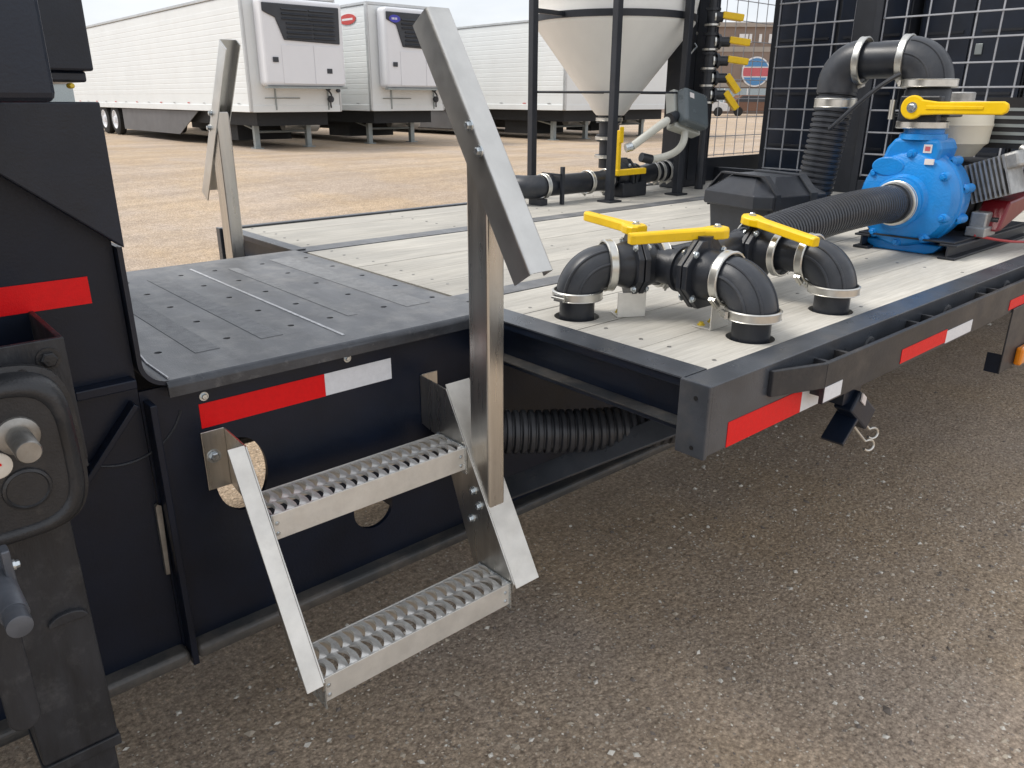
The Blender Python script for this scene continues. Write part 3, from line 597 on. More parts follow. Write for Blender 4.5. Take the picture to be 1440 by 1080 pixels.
def valve(parent, c, d, r=.058, half=.062, stem=.06):
    c = Vector(c); d = Vector((*d, 0)).normalized() if len(d) == 2 else Vector(d).normalized(); s = d.cross(U).normalized() if abs(d.z) < .9 else Vector((0, 1, 0)); n = s.cross(d)
    v = MB().lathe(c, d, [(-half, r*.78), (-half, r*.92), (-half+.012, r*.92), (-half+.014, r*.82), (-half*.4, r*1.0), (half*.4, r*1.0), (half-.014, r*.82), (half-.012, r*.92), (half, r*.92), (half, r*.78)], 32).build('valve_body', 'poly_black', parent)
    for e in (-.13, .13):
        q = MB(); k = r*1.27
        pts = [(k*1.05, -.35*k), (k*1.05, .35*k), (.35*k, k*1.05), (-.35*k, k*1.05), (-k*1.05, .35*k), (-k*1.05, -.35*k), (-.35*k, -k*1.05), (.35*k, -k*1.05)]
        vs = [c+d*(e*half+w_)+s*a+n*b_ for w_ in (-.0075, .0075) for a, b_ in pts]
        q.add(vs, [tuple(range(8)), tuple(range(15, 7, -1))]+[(i, 8+i, 8+(i+1) % 8, (i+1) % 8) for i in range(8)]); q.build('valve_flange', 'poly_black', v, bevel=.002)
    for a, b_ in ((.82, .82), (-.82, .82), (.82, -.82), (-.82, -.82)):
        for sg in (-1, 1): bolt(v, c+d*sg*(.13*half+.0075)+s*a*r*1.05+n*b_*r*1.05, d*sg, .007, .006, 'zinc')
    MB().cyl(c, n, .02, r*.9, r+stem*.5, 18).build('stem', 'poly_black', v)
    return v

# ------------------------------------------------------------------ near valve manifold
ZP = 1.187
MF = thing('valve_manifold', 'black pipe manifold with three yellow-handled valves and elbows dropping through the wooden deck', 'manifold', (1.75, 1.2, ZD))
d1 = Vector((.87, -.49, 0)).normalized(); d2 = Vector((.02, 1, 0)).normalized()
for foot, hd in (((1.491, 1.421), d1), ((1.674, .995), d2), ((2.081, .995), d2)):
    MB().tube([(*foot, .86), (*foot, ZD+.062)], .048, 28).build('drop_pipe', 'poly_black', MF)
    mouth, h = elbow(MF, foot, hd[:2], .058, .082, ZD+.050, 'rubber')
    clamp(MF, (*foot, ZD+.058), (0, 0, 1), .070, .02, .3+random.random()*4)
    clamp(MF, mouth, h, .070, .02, 2.3)
ZP = ZD+.050+.082
e1 = Vector((1.491, 1.421, ZP))+d1*.082; v1 = e1+d1*.075; e2 = Vector((1.674, .995, ZP))+d2*.082; v2 = e2+d2*.078; e3 = Vector((2.081, .995, ZP))+d2*.082
valve(MF, v1, d1, .064, .07); valve(MF, v2, d2, .066, .07)
p3 = e3+d2*.06; MB().tube([e3-d2*.01, e3+d2*.10], .047, 24).build('pipe', 'poly_black', MF)
v3 = e3+d2*.165; valve(MF, v3, d2, .064, .07); clamp(MF, v3-d2*.075, d2, .068, .018)
j = v1+d1*.155
clamp(MF, v1+d1*.078, d1, .066, .018)
MB().tube([v1+d1*.06, j+d1*.02], .048, 24).build('pipe', 'poly_black', MF)
MB().tube([v2+d2*.06, v2+d2*.19], .048, 24).build('pipe', 'poly_black', MF)
hs = Vector((2.19, 1.30, ZP+.008))
MB().tube([Vector((1.69, 1.275, ZP)), Vector((2.0, 1.29, ZP)), hs], .05, 24).build('header_pipe', 'poly_black', MF)
MB().tube([v3+d2*.055, v3+d2*.09], .05, 24).build('pipe', 'poly_black', MF)
clamp(MF, hs-Vector((.03, 0, 0)), (1, 0, 0), .074, .02)
handle(MF, v1+U*.096, v1+U*.103+Vector((.045, .225, 0)), .036, .013)
handle(MF, v2+U*.100+Vector((.050, 0, 0)), v2+U*.094+Vector((-.175, .105, 0)), .037, .014)
handle(MF, v3+U*.092+Vector((-.045, .01, 0)), v3+U*.066+Vector((-.115, -.235, 0)), .036, .013)
for x, y, r_ in ((1.60, 1.325, d1), (1.685, 1.105, Vector((1, 0, 0)))):
    b = MB(); s = r_; t_ = U.cross(s); c = Vector((x, y, ZD-.004))
    b.obox(c+U*.002+t_*.018, s, t_, U, .04, .028, .002); b.obox(c+U*.034-t_*.010, s, U, t_, .04, .034, .002)
    o = b.build('support_bracket', 'aluminium', MF, bevel=.001)
    for k in (-.022, .022): bolt(o, c+s*k+t_*.03+U*.004, U, .007, .007, 'label_yellow')
# hose from manifold to pump
PC = Vector((3.12, 1.285, 1.240))
def corr_thing(name, label, pts, r, pitch, depth, base):
    o = corrugated(pts, r, pitch, depth); root = Vector(base)
    e = thing(name, label, 'hose', base)
    o.build('corrugated_tube', 'hose', e, smooth=60); return e
hp = bez(hs-Vector((.03, 0, 0)), hs+Vector((.35, .02, .03)), PC-Vector((.4, 0, -.01)), PC-Vector((.02, 0, 0)), 40)
H1 = corr_thing('suction_hose', 'ribbed dark grey hose running from the valve manifold into the blue pump', hp, .068, .0175, .0075, (2.6, 1.3, ZD))
MB().cyl(PC, (-1, 0, 0), .074, .03, .075, 28).build('hose_cuff', 'rubber', H1)

# ------------------------------------------------------------------ pump
PU = thing('water_pump', 'bright blue cast water pump on a black base at the deck edge', 'pump', (3.2, 1.27, ZD))
C0 = Vector((3.12, 1.272, 1.252))
b = MB(); b.lathe(C0, (1, 0, 0), [(-.03, 0), (-.03, .07), (-.028, .085), (-.012, .095), (-.004, .150), (.004, .168), (.02, .178), (.05, .184), (.055, .190), (.075, .190), (.08, .184), (.16, .180), (.19, .165), (.21, .13), (.21, 0)], 48); b.build('volute', 'pump_blue', PU, smooth=30)
MB().prism([(C0.y-.16, 1.09), (C0.y+.16, 1.09), (C0.y+.11, 1.06), (C0.y+.10, 1.052), (C0.y-.10, 1.052), (C0.y-.13, 1.06)], 'x', 3.15, 3.27).build('foot', 'pump_blue', PU, bevel=.006)
MB().prism([(C0.y-.085, 1.36), (C0.y-.10, 1.44), (C0.y-.085, 1.475), (C0.y+.075, 1.475), (C0.y+.10, 1.44), (C0.y+.12, 1.37)], 'x', 3.13, 3.29).build('outlet_neck', 'pump_blue', PU, bevel=.014, seg=3)
MB().lathe((3.20, C0.y, 1.47), (0, 0, 1), [(0, .085), (.02, .082), (.022, .07), (.04, .07)], 32).build('outlet_collar', 'pump_blue', PU)
el = [(C0.y+.075+.062*cos(2*pi*i/28), C0.z+.118+.036*sin(2*pi*i/28)) for i in range(28)]
MB().prism(el, 'x', 3.108, 3.126).build('name_boss', 'pump_blue', PU, bevel=.005)
for i, (a, rr) in enumerate(((35, .155), (90, .165), (145, .158), (200, .160), (-12, .16), (-55, .165), (-90, .16), (-125, .165))):
    p = C0+Vector((.0, cos(radians(a))*rr, sin(radians(a))*rr))
    MB().lathe(p+Vector((.03, 0, 0)), (-1, 0, 0), [(0, .021), (.028, .019), (.034, .014), (.034, 0)], 16).build('bolt_lug', 'pump_blue', PU); bolt(PU, p+Vector((-.0035, 0, 0)), (-1, 0, 0), .009, .009, 'pump_blue')
for a in (20, -15, -50, 60, 160):
    p = C0+Vector((.07, cos(radians(a+180))*.188, sin(radians(a+180))*.188)); MB().lathe(p+Vector((.035, 0, 0)), (-1, 0, 0), [(-.04, .006), (-.03, .018), (.03, .018), (.04, .006)], 12).build('rim_lug', 'pump_blue', PU)
MB().ring(PC-Vector((.045, 0, 0)), (1, 0, 0), .07, .083, .02).build('inlet_clamp', 'clampsteel', PU); MB().ring(C0-Vector((.026, 0, 0))+Vector((0, .013, -.012)), (1, 0, 0), .06, .094, .018).build('inlet_ring', 'pump_blue', PU)
MB().box(3.1285, 3.1298, 1.205, 1.235, 1.425, 1.455).build('sticker', 'sticker', PU); MB().box(3.1275, 3.1285, 1.211, 1.229, 1.432, 1.448).build('sticker', 'sign_red', PU)
MB().obox((3.1135, 1.20, 1.395), (0, 1, 0), (0, 0, 1), (1, 0, 0), .016, .010, .004).build('sticker', 'sticker', PU)
for y in (1.075, 1.40):
    b = MB(); b.box(3.10, 3.95, y-.03, y+.03, ZD-.003, ZD+.006); b.box(3.10, 3.95, y-.004, y+.004, ZD+.006, ZD+.045); b.box(3.10, 3.95, y-.03, y+.03, ZD+.045, ZD+.053); b.build('base_rail', 'rack_black', PU, bevel=.0015)
MB().box(3.11, 3.90, 1.06, 1.42, ZD+.0535, ZD+.060).build('base_plate', 'rack_black', PU, bevel=.001)

# discharge pipe: valve, elbow, cross pipe, elbow
DC = thing('discharge_pipe', 'black elbowed discharge pipe with long yellow lever valve on top of the blue pump', 'pipe', (3.2, 1.29, 1.51))
ox, oy = 3.20, C0.y+.012
clamp(DC, (ox, oy, 1.522), (0, 0, 1), .092, .022, 1.0)
vb = MB().lathe((ox, oy, 1.54), (0, 0, 1), [(-.03, .07), (-.01, .078), (0, .080), (.10, .080), (.11, .074), (.125, .074)], 32).build('valve_body', 'poly_black', DC)
bx_ = MB(); bx_.box(ox-.09, ox-.05, oy-.085, oy+.06, 1.535, 1.625); bx_.box(ox-.05, ox+.08, oy-.11, oy+.09, 1.55, 1.562); bx_.build('valve_flange', 'poly_black', vb, bevel=.006)
# lever, facing the hose side
hv = []; hp_ = Vector((ox-.108, oy, 1.584))
oc = [(.042*cos(a), .042*sin(a)) for a in [radians(40+280*i/22) for i in range(23)]]
lever = oc+[(.085, -.024), (.12, -.023), (.30, -.022), (.315, -.014), (.318, 0), (.315, .014), (.30, .022), (.12, .020), (.085, .020)]
lv = MB().prism([(hp_.y-u, hp_.z+v) for u, v in lever][::-1], 'x', hp_.x-.008, hp_.x+.008).build('lever', 'yellow', DC, bevel=.005, seg=3)
MB().prism([(hp_.y-u, hp_.z+v) for u, v in ((.05, -.006), (.12, -.006), (.24, -.005), (.24, .005), (.12, .006), (.05, .006))][::-1], 'x', hp_.x-.0105, hp_.x-.0075).build('lever_rib', 'yellow', lv, bevel=.001)
bolt(lv, (hp_.x-.008, hp_.y, hp_.z), (-1, 0, 0), .013, .007, 'zinc'); MB().cyl(hp_, (1, 0, 0), .014, 0, .04, 14).build('stem', 'poly_black', DC)
MB().cyl((ox-.06, oy+.095, 1.56), (0, 0, 1), .012, -.02, .05, 10).build('cap_bolt', 'clampsteel', DC)
clamp(DC, (ox, oy, 1.668), (0, 0, 1), .098, .024, 2.0)
m1, hd_ = elbow(DC, (ox, oy), (-.08, 1), .082, .092, 1.660, 'rubber')
pe = m1+hd_*.165
MB().tube([m1-hd_*.01, pe+hd_*.01], .066, 28).build('cross_pipe', 'poly_black', DC)
clamp(DC, m1+hd_*.004, hd_, .090, .022, 1.2); clamp(DC, pe, hd_, .088, .022, 1.4)
VHX, VHY = pe.x-.015, pe.y+.085
pts = [pe]+[pe+hd_*(.085*sin(a))+U*(-.085*(1-cos(a))) for a in [pi/2*i/12 for i in range(1, 13)]]; pts.append(pts[-1]-U*.03)
MB().tube(pts, .078, 28).build('elbow', 'rubber', DC)
clamp(DC, pts[-1]-U*.04, (0, 0, 1), .082, .03, .8)
H2 = corr_thing('return_hose', 'ribbed black hose standing upright between the battery box and the mesh rack post', bez(pts[-1], pts[-1]+Vector((-.02, .005, -.2)), (pts[-1].x-.04, pts[-1].y+.02, 1.3), (pts[-1].x-.02, pts[-1].y+.05, ZD-.004), 30), .075, .021, .009, (pts[-1].x, pts[-1].y, ZD))
W1 = MB().tube(bez((3.12, 1.36, 1.70), (3.08, 1.43, 1.66), (3.06, 1.50, 1.57), (3.085, 1.59, 1.50), 18), .008, 8).build('black_cable', 'rubber'); tag(W1, 'thin black cable sloping from the discharge pipe down to the upright hose', 'cable')

# ------------------------------------------------------------------ engine
EN = thing('pump_engine', 'petrol engine with cream fuel tank and slotted black guard behind the blue pump', 'engine', (3.55, 1.15, ZD+.06))
tk = MB(); tp = [(1.20, 1.47), (1.10, 1.47), (1.05, 1.40), (.99, 1.40)]
tk.lathe((3.47, 1.245, 1.40), (0, 0, 1), [(0, 0), (0, .08), (.04, .11), (.05, .125), (.11, .13), (.118, .134), (.126, .13), (.18, .125), (.205, .10), (.21, 0)], 32)
for p in tk.v: p.y = 1.245+(p.y-1.245)*.85
tk.build('fuel_tank', 'tank_cream', EN, smooth=40)
MB().lathe((3.42, 1.24, 1.605), (0, 0, 1), [(0, .045), (.03, .045), (.034, .04), (.034, 0)], 18).build('fuel_cap', 'engine_alu', EN)
MB().box(3.42, 3.80, 1.12, 1.36, ZD+.061, 1.38).build('crankcase', 'engine_black', EN, bevel=.03, seg=3)
MB().cyl((3.33, 1.272, 1.25), (1, 0, 0), .06, 0, .08, 20).build('shaft_housing', 'engine_alu', EN)
mg = MB(); X0, X1, Y0, Y1, Z0, Z1 = 3.60, 3.95, .96, 1.21, 1.43, 1.62
GU = mg.box(X0, X1, Y0+.03, Y1, Z0, Z1).build('muffler', 'engine_black', EN, bevel=.015)
for k in range(6):
    z = Z0+.016+k*.027
    for (a0, a1) in ((X0+.01, X0+.15), (X0+.2, X1-.01)): MB().box(a0, a1, Y0, Y0+.02, z, z+.012).build('guard_slat', 'engine_alu' if 0 else 'galv', GU)
for a0, a1 in ((X0-.005, X0+.01), (X0+.15, X0+.2), (X1-.01, X1+.005)): MB().box(a0, a1, Y0-.004, Y0+.03, Z0-.005, Z1+.005).build('guard_bar', 'engine_black', GU)
fr_ = MB().box(X0-.006, X0-.001, Y0, Y1, Z0, Z1).build('guard_end', 'engine_black', GU)
for k in range(5): MB().box(X0-.009, X0-.006, Y0+.02, Y1-.02, Z0+.02+k*.03, Z0+.032+k*.03).build('guard_slat', 'galv', GU)
CY = MB().obox((3.44, 1.075, 1.325), (0, .9, -.35), (0, .35, .9), (1, 0, 0), .05, .05, .06).build('cylinder', 'engine_alu', EN)
for k in range(9):
    o_ = Vector((0, .9, -.35)).normalized()*(-.07+.0165*k)
    MB().obox(Vector((3.44, 1.075, 1.325))+o_, (0, .35, .9), (1, 0, 0), (0, .9, -.35), .075, .085, .0035).build('cooling_fin', 'engine_alu', CY)
MB().obox((3.44, 1.01, 1.40), (0, .9, -.35), (1, 0, 0), (0, .35, .9), .03, .08, .03).build('head_cover', 'engine_alu', EN, bevel=.01)
MB().tube(bez((3.60, 1.05, 1.43), (3.58, 1.0, 1.42), (3.58, .97, 1.38), (3.60, .97, 1.31), 12), [.02]*4+[.024]*9, 14).build('exhaust_port', 'engine_alu', EN)
MB().cyl((3.66, .99, 1.34), (0, -1, 0), .018, 0, .03, 14).build('spark_plug', 'bare_steel', EN)
rd_ = MB(); rd_.prism([(3.36, 1.135), (3.40, 1.135), (3.80, 1.235), (3.80, 1.27), (3.44, 1.245)], 'y', 1.0, 1.10); rd_.build('engine_shroud', 'engine_red', EN, bevel=.01)
MB().obox((3.37, 1.07, 1.17), (1, 0, 0), (0, 1, 0), (0, 0, 1), .03, .03, .035).build('oil_block', 'engine_alu', EN, bevel=.006)
MB().cyl((3.40, 1.04, 1.17), (0, -1, 0), .016, 0, .025, 12).build('drain_plug', 'engine_black', EN)
MB().obox((3.36, 1.06, 1.135), (1, 0, 0), (0, 1, 0), (0, 0, 1), .06, .035, .018).build('mount_foot', 'engine_alu', EN, bevel=.004)
rc = MB().tube(bez((3.30, 1.06, ZD+.068), (3.36, .985, ZD+.05), (3.55, .955, ZD+.012), (3.95, .93, ZD+.006), 30), .005, 8).build('red_cable', 'cable_red'); tag(rc, 'thin red cable trailing over the planks from the pump base', 'cable')

# ------------------------------------------------------------------ battery box
bc = Vector((2.86, 1.71, 0)); ya_ = radians(-14.5); ux = Vector((cos(ya_), sin(ya_), 0)); uy = Vector((-sin(ya_), cos(ya_), 0))
BB = thing('battery_box', 'black plastic battery box with domed lid strapped down on the planks', 'box', (bc.x, bc.y, ZD))
def octo(h, k): return [(h-k, -h), (h, -h+k), (h, h-k), (h-k, h), (-h+k, h), (-h, h-k), (-h, -h+k), (-h+k, -h)]
def lofted(levels):
    vs = []; 
    for z, h, k in levels: vs += [bc+ux*a+uy*b_+U*z for a, b_ in octo(h, k)]
    n = 8; fs = [(i*n+j_, i*n+(j_+1) % n, (i+1)*n+(j_+1) % n, (i+1)*n+j_) for i in range(len(levels)-1) for j_ in range(n)]+[tuple(range(n))[::-1], tuple((len(levels)-1)*n+j_ for j_ in range(n))]
    return MB().add(vs, fs)
lofted([(ZD-.0035, .150, .03), (1.245, .165, .03)]).build('case', 'poly_black', BB, bevel=.004)
LD = lofted([(1.215, .186, .05), (1.222, .190, .05), (1.266, .188, .05), (1.272, .180, .055), (1.325, .118, .05), (1.33, .112, .05)]).build('lid', 'poly_black', BB, bevel=.003)
for s_, wd in ((.07, .018), (-.115, .012)):
    st = MB()
    prof = [(-.188, 1.20), (-.188, 1.272), (-.120, 1.334), (.120, 1.334), (.188, 1.272), (.188, 1.20)]
    for (a, z0_), (a2, z1_) in zip(prof, prof[1:]):
        p = bc+ux*s_+uy*a+U*z0_; q = bc+ux*s_+uy*a2+U*z1_; dd = q-p; nn = dd.cross(ux).normalized()
        st.obox((p+q)/2, dd, ux, nn, dd.length/2+.002, wd, .0035)
    st.build('strap' if s_ > 0 else 'lid_rib', 'rubber' if s_ > 0 else 'poly_black', BB, bevel=.001)
MB().cyl(bc+ux*.16+uy*.16, U, .012, 1.27, 1.33, 10).build('lid_latch', 'poly_black', BB)

# ------------------------------------------------------------------ hopper and stand
HC = Vector((3.985, 3.56, 0))
HP = thing('hopper_tank', 'cream plastic cone-bottom hopper tank held in a black frame', 'tank', (HC.x, HC.y, 1.6))
MB().lathe((HC.x, HC.y, 0), (0, 0, 1), [(1.51, .09), (1.55, .125), (1.58, .14), (2.025, .488), (2.045, .500), (2.06, .502), (2.12, .502), (2.15, .508), (2.17, .512), (3.3, .512), (3.4, .43), (3.42, 0)], 56).build('tank_shell', 'hopper', HP)
MB().lathe((HC.x, HC.y, 2.07), (0, 0, 1), [(-.02, .48), (-.02, .509), (.018, .5095), (.018, .48)], 56).build('support_band', 'rack_black', HP)
MB().lathe((HC.x, HC.y, 1.50), (0, 0, 1), [(0, .05), (0, .075), (.02, .075), (.02, .055), (.06, .055), (.07, .09)], 28).build('outlet_flange', 'poly_black', HP)
ST = thing('hopper_stand', 'black square tube stand around the cream hopper', 'stand', (3.7, 3.27, ZD))
legs = [(3.22, 3.475), (3.43, 3.04), (4.02, 3.015), (4.57, 3.475)]
for x, y in legs: MB().box(x-.02, x+.02, y-.02, y+.02, ZD-.003, 3.1).build('leg', 'rack_black', ST, bevel=.003); 
for x, y in legs: MB().box(x-.05, x+.05, y-.05, y+.05, ZD-.0035, ZD+.006).build('foot_plate', 'rack_black', ST)
for i in range(4):
    a, b2 = legs[i], legs[(i+1) % 4]
    MB().tube([(*a, 1.645), (*b2, 1.645)], .006, 8).build('hoop_rod', 'rack_black', ST)
    b = MB(); p = Vector((*a, 2.55)); q = Vector((*b2, 2.55)); b.obox((p+q)/2, q-p, U, (q-p).cross(U), (q-p).length/2-.02, .02, .02); b.build('top_rail', 'rack_black', ST)
for x, y in legs[:3]:
    dv = (Vector((x, y, 0))-Vector((HC.x, HC.y, 0))).normalized(); b = MB(); p = Vector((HC.x, HC.y, 2.07))+dv*.509; q = Vector((x, y, 2.07))
    b.obox((p+q)/2, q-p, U, (q-p).cross(U), (q-p).length/2+.01, .012, .01); b.build('band_bracket', 'rack_black', ST)

# outlet piping below hopper
OM = thing('outlet_manifold', 'black piping on the deck below the cream hopper with steel clamps and yellow handles', 'pipe', (3.6, 3.22, ZD))
zo = 1.15; yo = 3.21
MB().tube([(3.02, yo, zo), (3.62, yo, zo)], .058, 24).build('pipe', 'poly_black', OM)
MB().tube([(3.03, yo, zo)]+[(3.03-.09*sin(a), yo+.02*0+.09*(1-cos(a)), zo) for a in [pi/2*i/8 for i in range(1, 9)]], .062, 22).build('elbow', 'rubber', OM)
for x in (3.06, 3.42, 3.58): clamp(OM, (x, yo, zo), (1, 0, 0), .069, .022, 2.0)
MB().box(3.64, 3.86, yo-.09, yo+.08, ZD-.003, ZD+.08).build('valve_base', 'poly_black', OM, bevel=.006)
valve(OM, (3.74, yo, zo+.02), (1, 0), .075, .10)
MB().tube([(3.84, yo, zo+.005), (4.02, yo+.02, zo+.02), (4.16, yo+.03, zo+.02)], .058, 22).build('pipe', 'poly_black', OM)
for x in (4.04, 4.10, 4.17): clamp(OM, (x, yo+.025, zo+.02), (1, 0, 0), .072, .018, 1.0)
MB().tube([(4.17, yo+.03, zo+.02), (4.26, yo+.04, zo+.03), (4.29, yo+.13, zo+.03)], .058, 18).build('pipe', 'poly_black', OM)
rz = MB(); rz.lathe((3.80, 3.40, 0), (0, 0, 1), [(1.20, .055), (1.26, .055), (1.26, .08), (1.28, .08), (1.28, .055), (1.36, .055), (1.36, .075), (1.40, .075), (1.40, .06), (1.47, .06), (1.47, .078), (1.50, .078), (1.50, .05)], 24); rz.build('riser', 'poly_black', OM)
for z in (1.27, 1.38, 1.49): clamp(OM, (3.80, 3.40, z), (0, 0, 1), .084, .016, .5)
hv = MB(); hv.box(3.545, 3.567, 3.085, 3.11, 1.20, 1.44); hv.box(3.54, 3.572, 3.075, 3.085, 1.37, 1.46); hv.build('handle', 'yellow', OM, bevel=.006)
hh = MB(); hh.box(3.54, 3.80, 3.08, 3.115, 1.185, 1.22); hh.build('handle', 'yellow', OM, bevel=.006)
MB().box(3.13, 3.148, yo-.085, yo-.065, ZD-.003, 1.255).build('pipe_post', 'rack_black', OM); MB().box(3.115, 3.13, yo-.075, yo+.07, 1.208, 1.218).build('post_strap', 'rack_black', OM)
MB().box(3.00, 3.05, yo-.05, yo+.05, ZD-.003, ZD+.03).build('pipe_saddle', 'rack_black', OM)

# meter box with pale conduits
MT = thing('meter_box', 'grey-faced meter box tilted on a black post beside the hopper outlet', 'meter box', (4.02, 2.98, ZD))
c = Vector((4.02, 2.98, 1.535)); vw = Vector((-.02, -.92, .34)).normalized(); sd_ = Vector((.9, .15, -.32)); sd_ = (sd_-vw*sd_.dot(vw)).normalized(); ud = vw.cross(sd_)
if ud.z < 0: ud = -ud
MB().obox(c-vw*.03, sd_, ud, vw, .115, .115, .035).build('housing', 'box_grey', MT, bevel=.008)
MB().obox(c+vw*.045, sd_, ud, vw, .105, .105, .038).build('face_cover', 'box_dark', MT, bevel=.022, seg=3)
MB().obox(c+vw*.084-sd_*.05+ud*.06, sd_, ud, vw, .018, .015, .0012).build('label_plate', 'sticker', MT)
MB().box(4.075, 4.105, 3.03, 3.06, ZD-.003, 1.50).build('post', 'rack_black', MT)
MB().tube(bez(c-sd_*.10-ud*.05, c-sd_*.2-ud*.1, (3.80, 3.1, 1.40), (3.70, 3.12, 1.345), 16), .024, 14).build('conduit', 'conduit', MT)
MB().tube(bez(c-ud*.11-vw*.02, c-ud*.24-vw*.02, (3.97, 3.05, 1.28), (3.86, 3.1, 1.265), 16), .022, 14).build('conduit', 'conduit', MT)
MB().tube([(3.86, 3.1, 1.265), (3.79, 3.12, 1.28)], .028, 12).build('conduit_gland', 'poly_black', MT); MB().tube([(3.70, 3.12, 1.345), (3.665, 3.14, 1.335)], .026, 12).build('conduit_gland', 'zinc', MT)
MB().tube([c-sd_*.10-ud*.05, c-sd_*.16-ud*.08], .033, 12).build('conduit_gland', 'poly_black', MT)

# stack of small valves
VS = thing('valve_stack', 'upright stack of small black valves with stubby yellow handles beside the hopper', 'valve stack', (4.4, 3.12, ZD))
MB().cyl((4.40, 3.12, 0), U, .028, ZD-.003, 2.45, 16).build('standpipe', 'poly_black', VS)
for k, (z, dz, dn) in enumerate(((2.30, 0, 0), (2.085, -.01, 0), (1.945, -.02, 1), (1.835, -.03, 1), (1.735, -.10, 2), (1.635, -.10, 2))):
    sx = .62; dirv = Vector((.72, -.62, 0)).normalized()
    b = MB(); b.lathe((4.40, 3.12, z), U, [(-.05, .034), (-.05, .046), (-.035, .046), (-.035, .036), (.035, .036), (.035, .046), (.05, .046), (.05, .034)], 16)
    tv = b.build('tee', 'poly_black', VS)
    ext = .03 if k < 2 else .085
    b = MB(); b.cyl((4.40, 3.12, z), dirv, .03, 0, ext+.03, 14); b.cyl((4.40, 3.12, z), dirv, .045, ext*.5, ext*.5+.016, 8); b.build('valve_body', 'poly_black', tv)
    b = MB(); b.ring((4.40, 3.12, z-.045), U, .03, .05, .014); b.ring(Vector((4.40, 3.12, z))+dirv*ext*.25, dirv, .028, .042, .012); b.build('hose_clamp', 'clampsteel', tv)
    p = Vector((4.40, 3.12, z+.01))+dirv*(ext+.035); td = (dirv*.9+Vector((0, 0, [-.12, -.12, -1.1][dn]))).normalized(); nn = dirv.cross(U).normalized()
    b = MB(); b.obox(p+td*.055, td, nn, td.cross(nn), .066, .032, .020); b.build('handle', 'yellow', tv, bevel=.006)

# ------------------------------------------------------------------ rack with mesh panels and cabinets
RK = thing('mesh_rack', 'black steel rack with grey wire mesh panels standing across the deck', 'rack', (4.95, 2.0, ZD))
XR_ = 4.95; ZT = 2.75
def wires(x, ya, yb, z0, z1, st, r=.0055, axis='y', ox_=0):
    b = MB(); n = int(round((yb-ya)/st)); mm = int((z1-z0)/st)
    for i in range(n+1):
        t = ya+(yb-ya)*i/n; p = (x, t) if axis == 'y' else (t, x)
        b.tube([(*p, z0), (*p, z1)], r, 5)
    for k in range(mm+1):
        z = z0+st*k+.01; off = -2*r
        a = (x+off, ya, z) if axis == 'y' else (ya, x+off, z); c_ = (x+off, yb, z) if axis == 'y' else (yb, x+off, z); b.tube([a, c_], r, 5)
    return b
wires(XR_+.03, 2.50, 3.012, 1.155, ZT, .128).build('mesh_panel', 'wire', RK); wires(XR_+.03, .92, 2.32, 1.155, ZT, .128).build('mesh_panel', 'wire', RK)
def posts(n_, *bx): return MB().box(*bx).build(n_, 'rack_black', RK, bevel=.003)
posts('post', XR_, XR_+.05, 2.33, 2.49, ZD-.003, ZT); posts('post_flange', XR_-.012, XR_, 2.318, 2.36, ZD-.003, ZT)
posts('post', XR_+.02, XR_+.06, 3.014, 3.05, ZD-.003, ZT); posts('post', XR_, XR_+.05, .875, .918, ZD-.003, ZT)
posts('kick_plate', XR_-.004, XR_+.028, .92, 2.328, ZD-.003, 1.135); posts('kick_plate', XR_-.004, XR_+.028, 2.492, 3.012, ZD-.003, 1.15)
posts('kick_plate', 4.44, 6.0, 3.385, 3.40, ZD-.003, 1.215); posts('kick_plate', XR_-.01, XR_+.026, 3.052, 3.384, ZD-.003, 1.15)
posts('top_rail', XR_, XR_+.05, .875, 3.05, ZT, ZT+.05)
for y, z in ((3.2, 1.10), (2.9, 1.12), (2.62, 1.10)): bolt(RK, (XR_-.004, y, z), (-1, 0, 0), .009, .006, 'zinc')
for z in (1.2, 1.45, 1.9): bolt(RK, (XR_, 2.35, z), (-1, 0, 0), .009, .006, 'zinc')
wires(3.42, 4.72, 8.4, 1.22, ZT, .128, .0032, 'x').build('mesh_panel', 'wire', RK)
posts('post', 8.4, 8.45, 3.40, 3.45, ZD-.003, ZT); posts('top_rail', 4.7, 8.45, 3.40, 3.45, ZT, ZT+.05)
CB = thing('control_cabinet', 'tall narrow black cabinet standing behind the cream hopper', 'cabinet', (4.48, 3.32, ZD))
MB().box(4.30, 4.66, 3.25, 3.37, ZD-.003, 2.6).build('body', 'rack_black', CB, bevel=.004)
for x0, x1 in ((4.31, 4.42), (4.43, 4.53), (4.54, 4.65)): MB().box(x0, x1, 3.243, 3.25, 1.10, 2.58).build('door', 'rack_black', CB, bevel=.002)
for z in (1.5, 1.62, 2.0): bolt(CB, (4.415, 3.243, z), (0, -1, 0), .007, .006, 'bare_steel')
MB().tube([(4.36, 3.235, 1.88), (4.36, 3.215, 1.90), (4.39, 3.215, 1.92), (4.39, 3.235, 1.94)], .006, 8).build('handle', 'zinc', CB)
lab = ['black cabinet behind the narrow mesh panel between two rack posts', 'black cabinet behind the wide mesh panel, beside the broad rack post', 'black cabinet behind the wide mesh panel, above the engine']
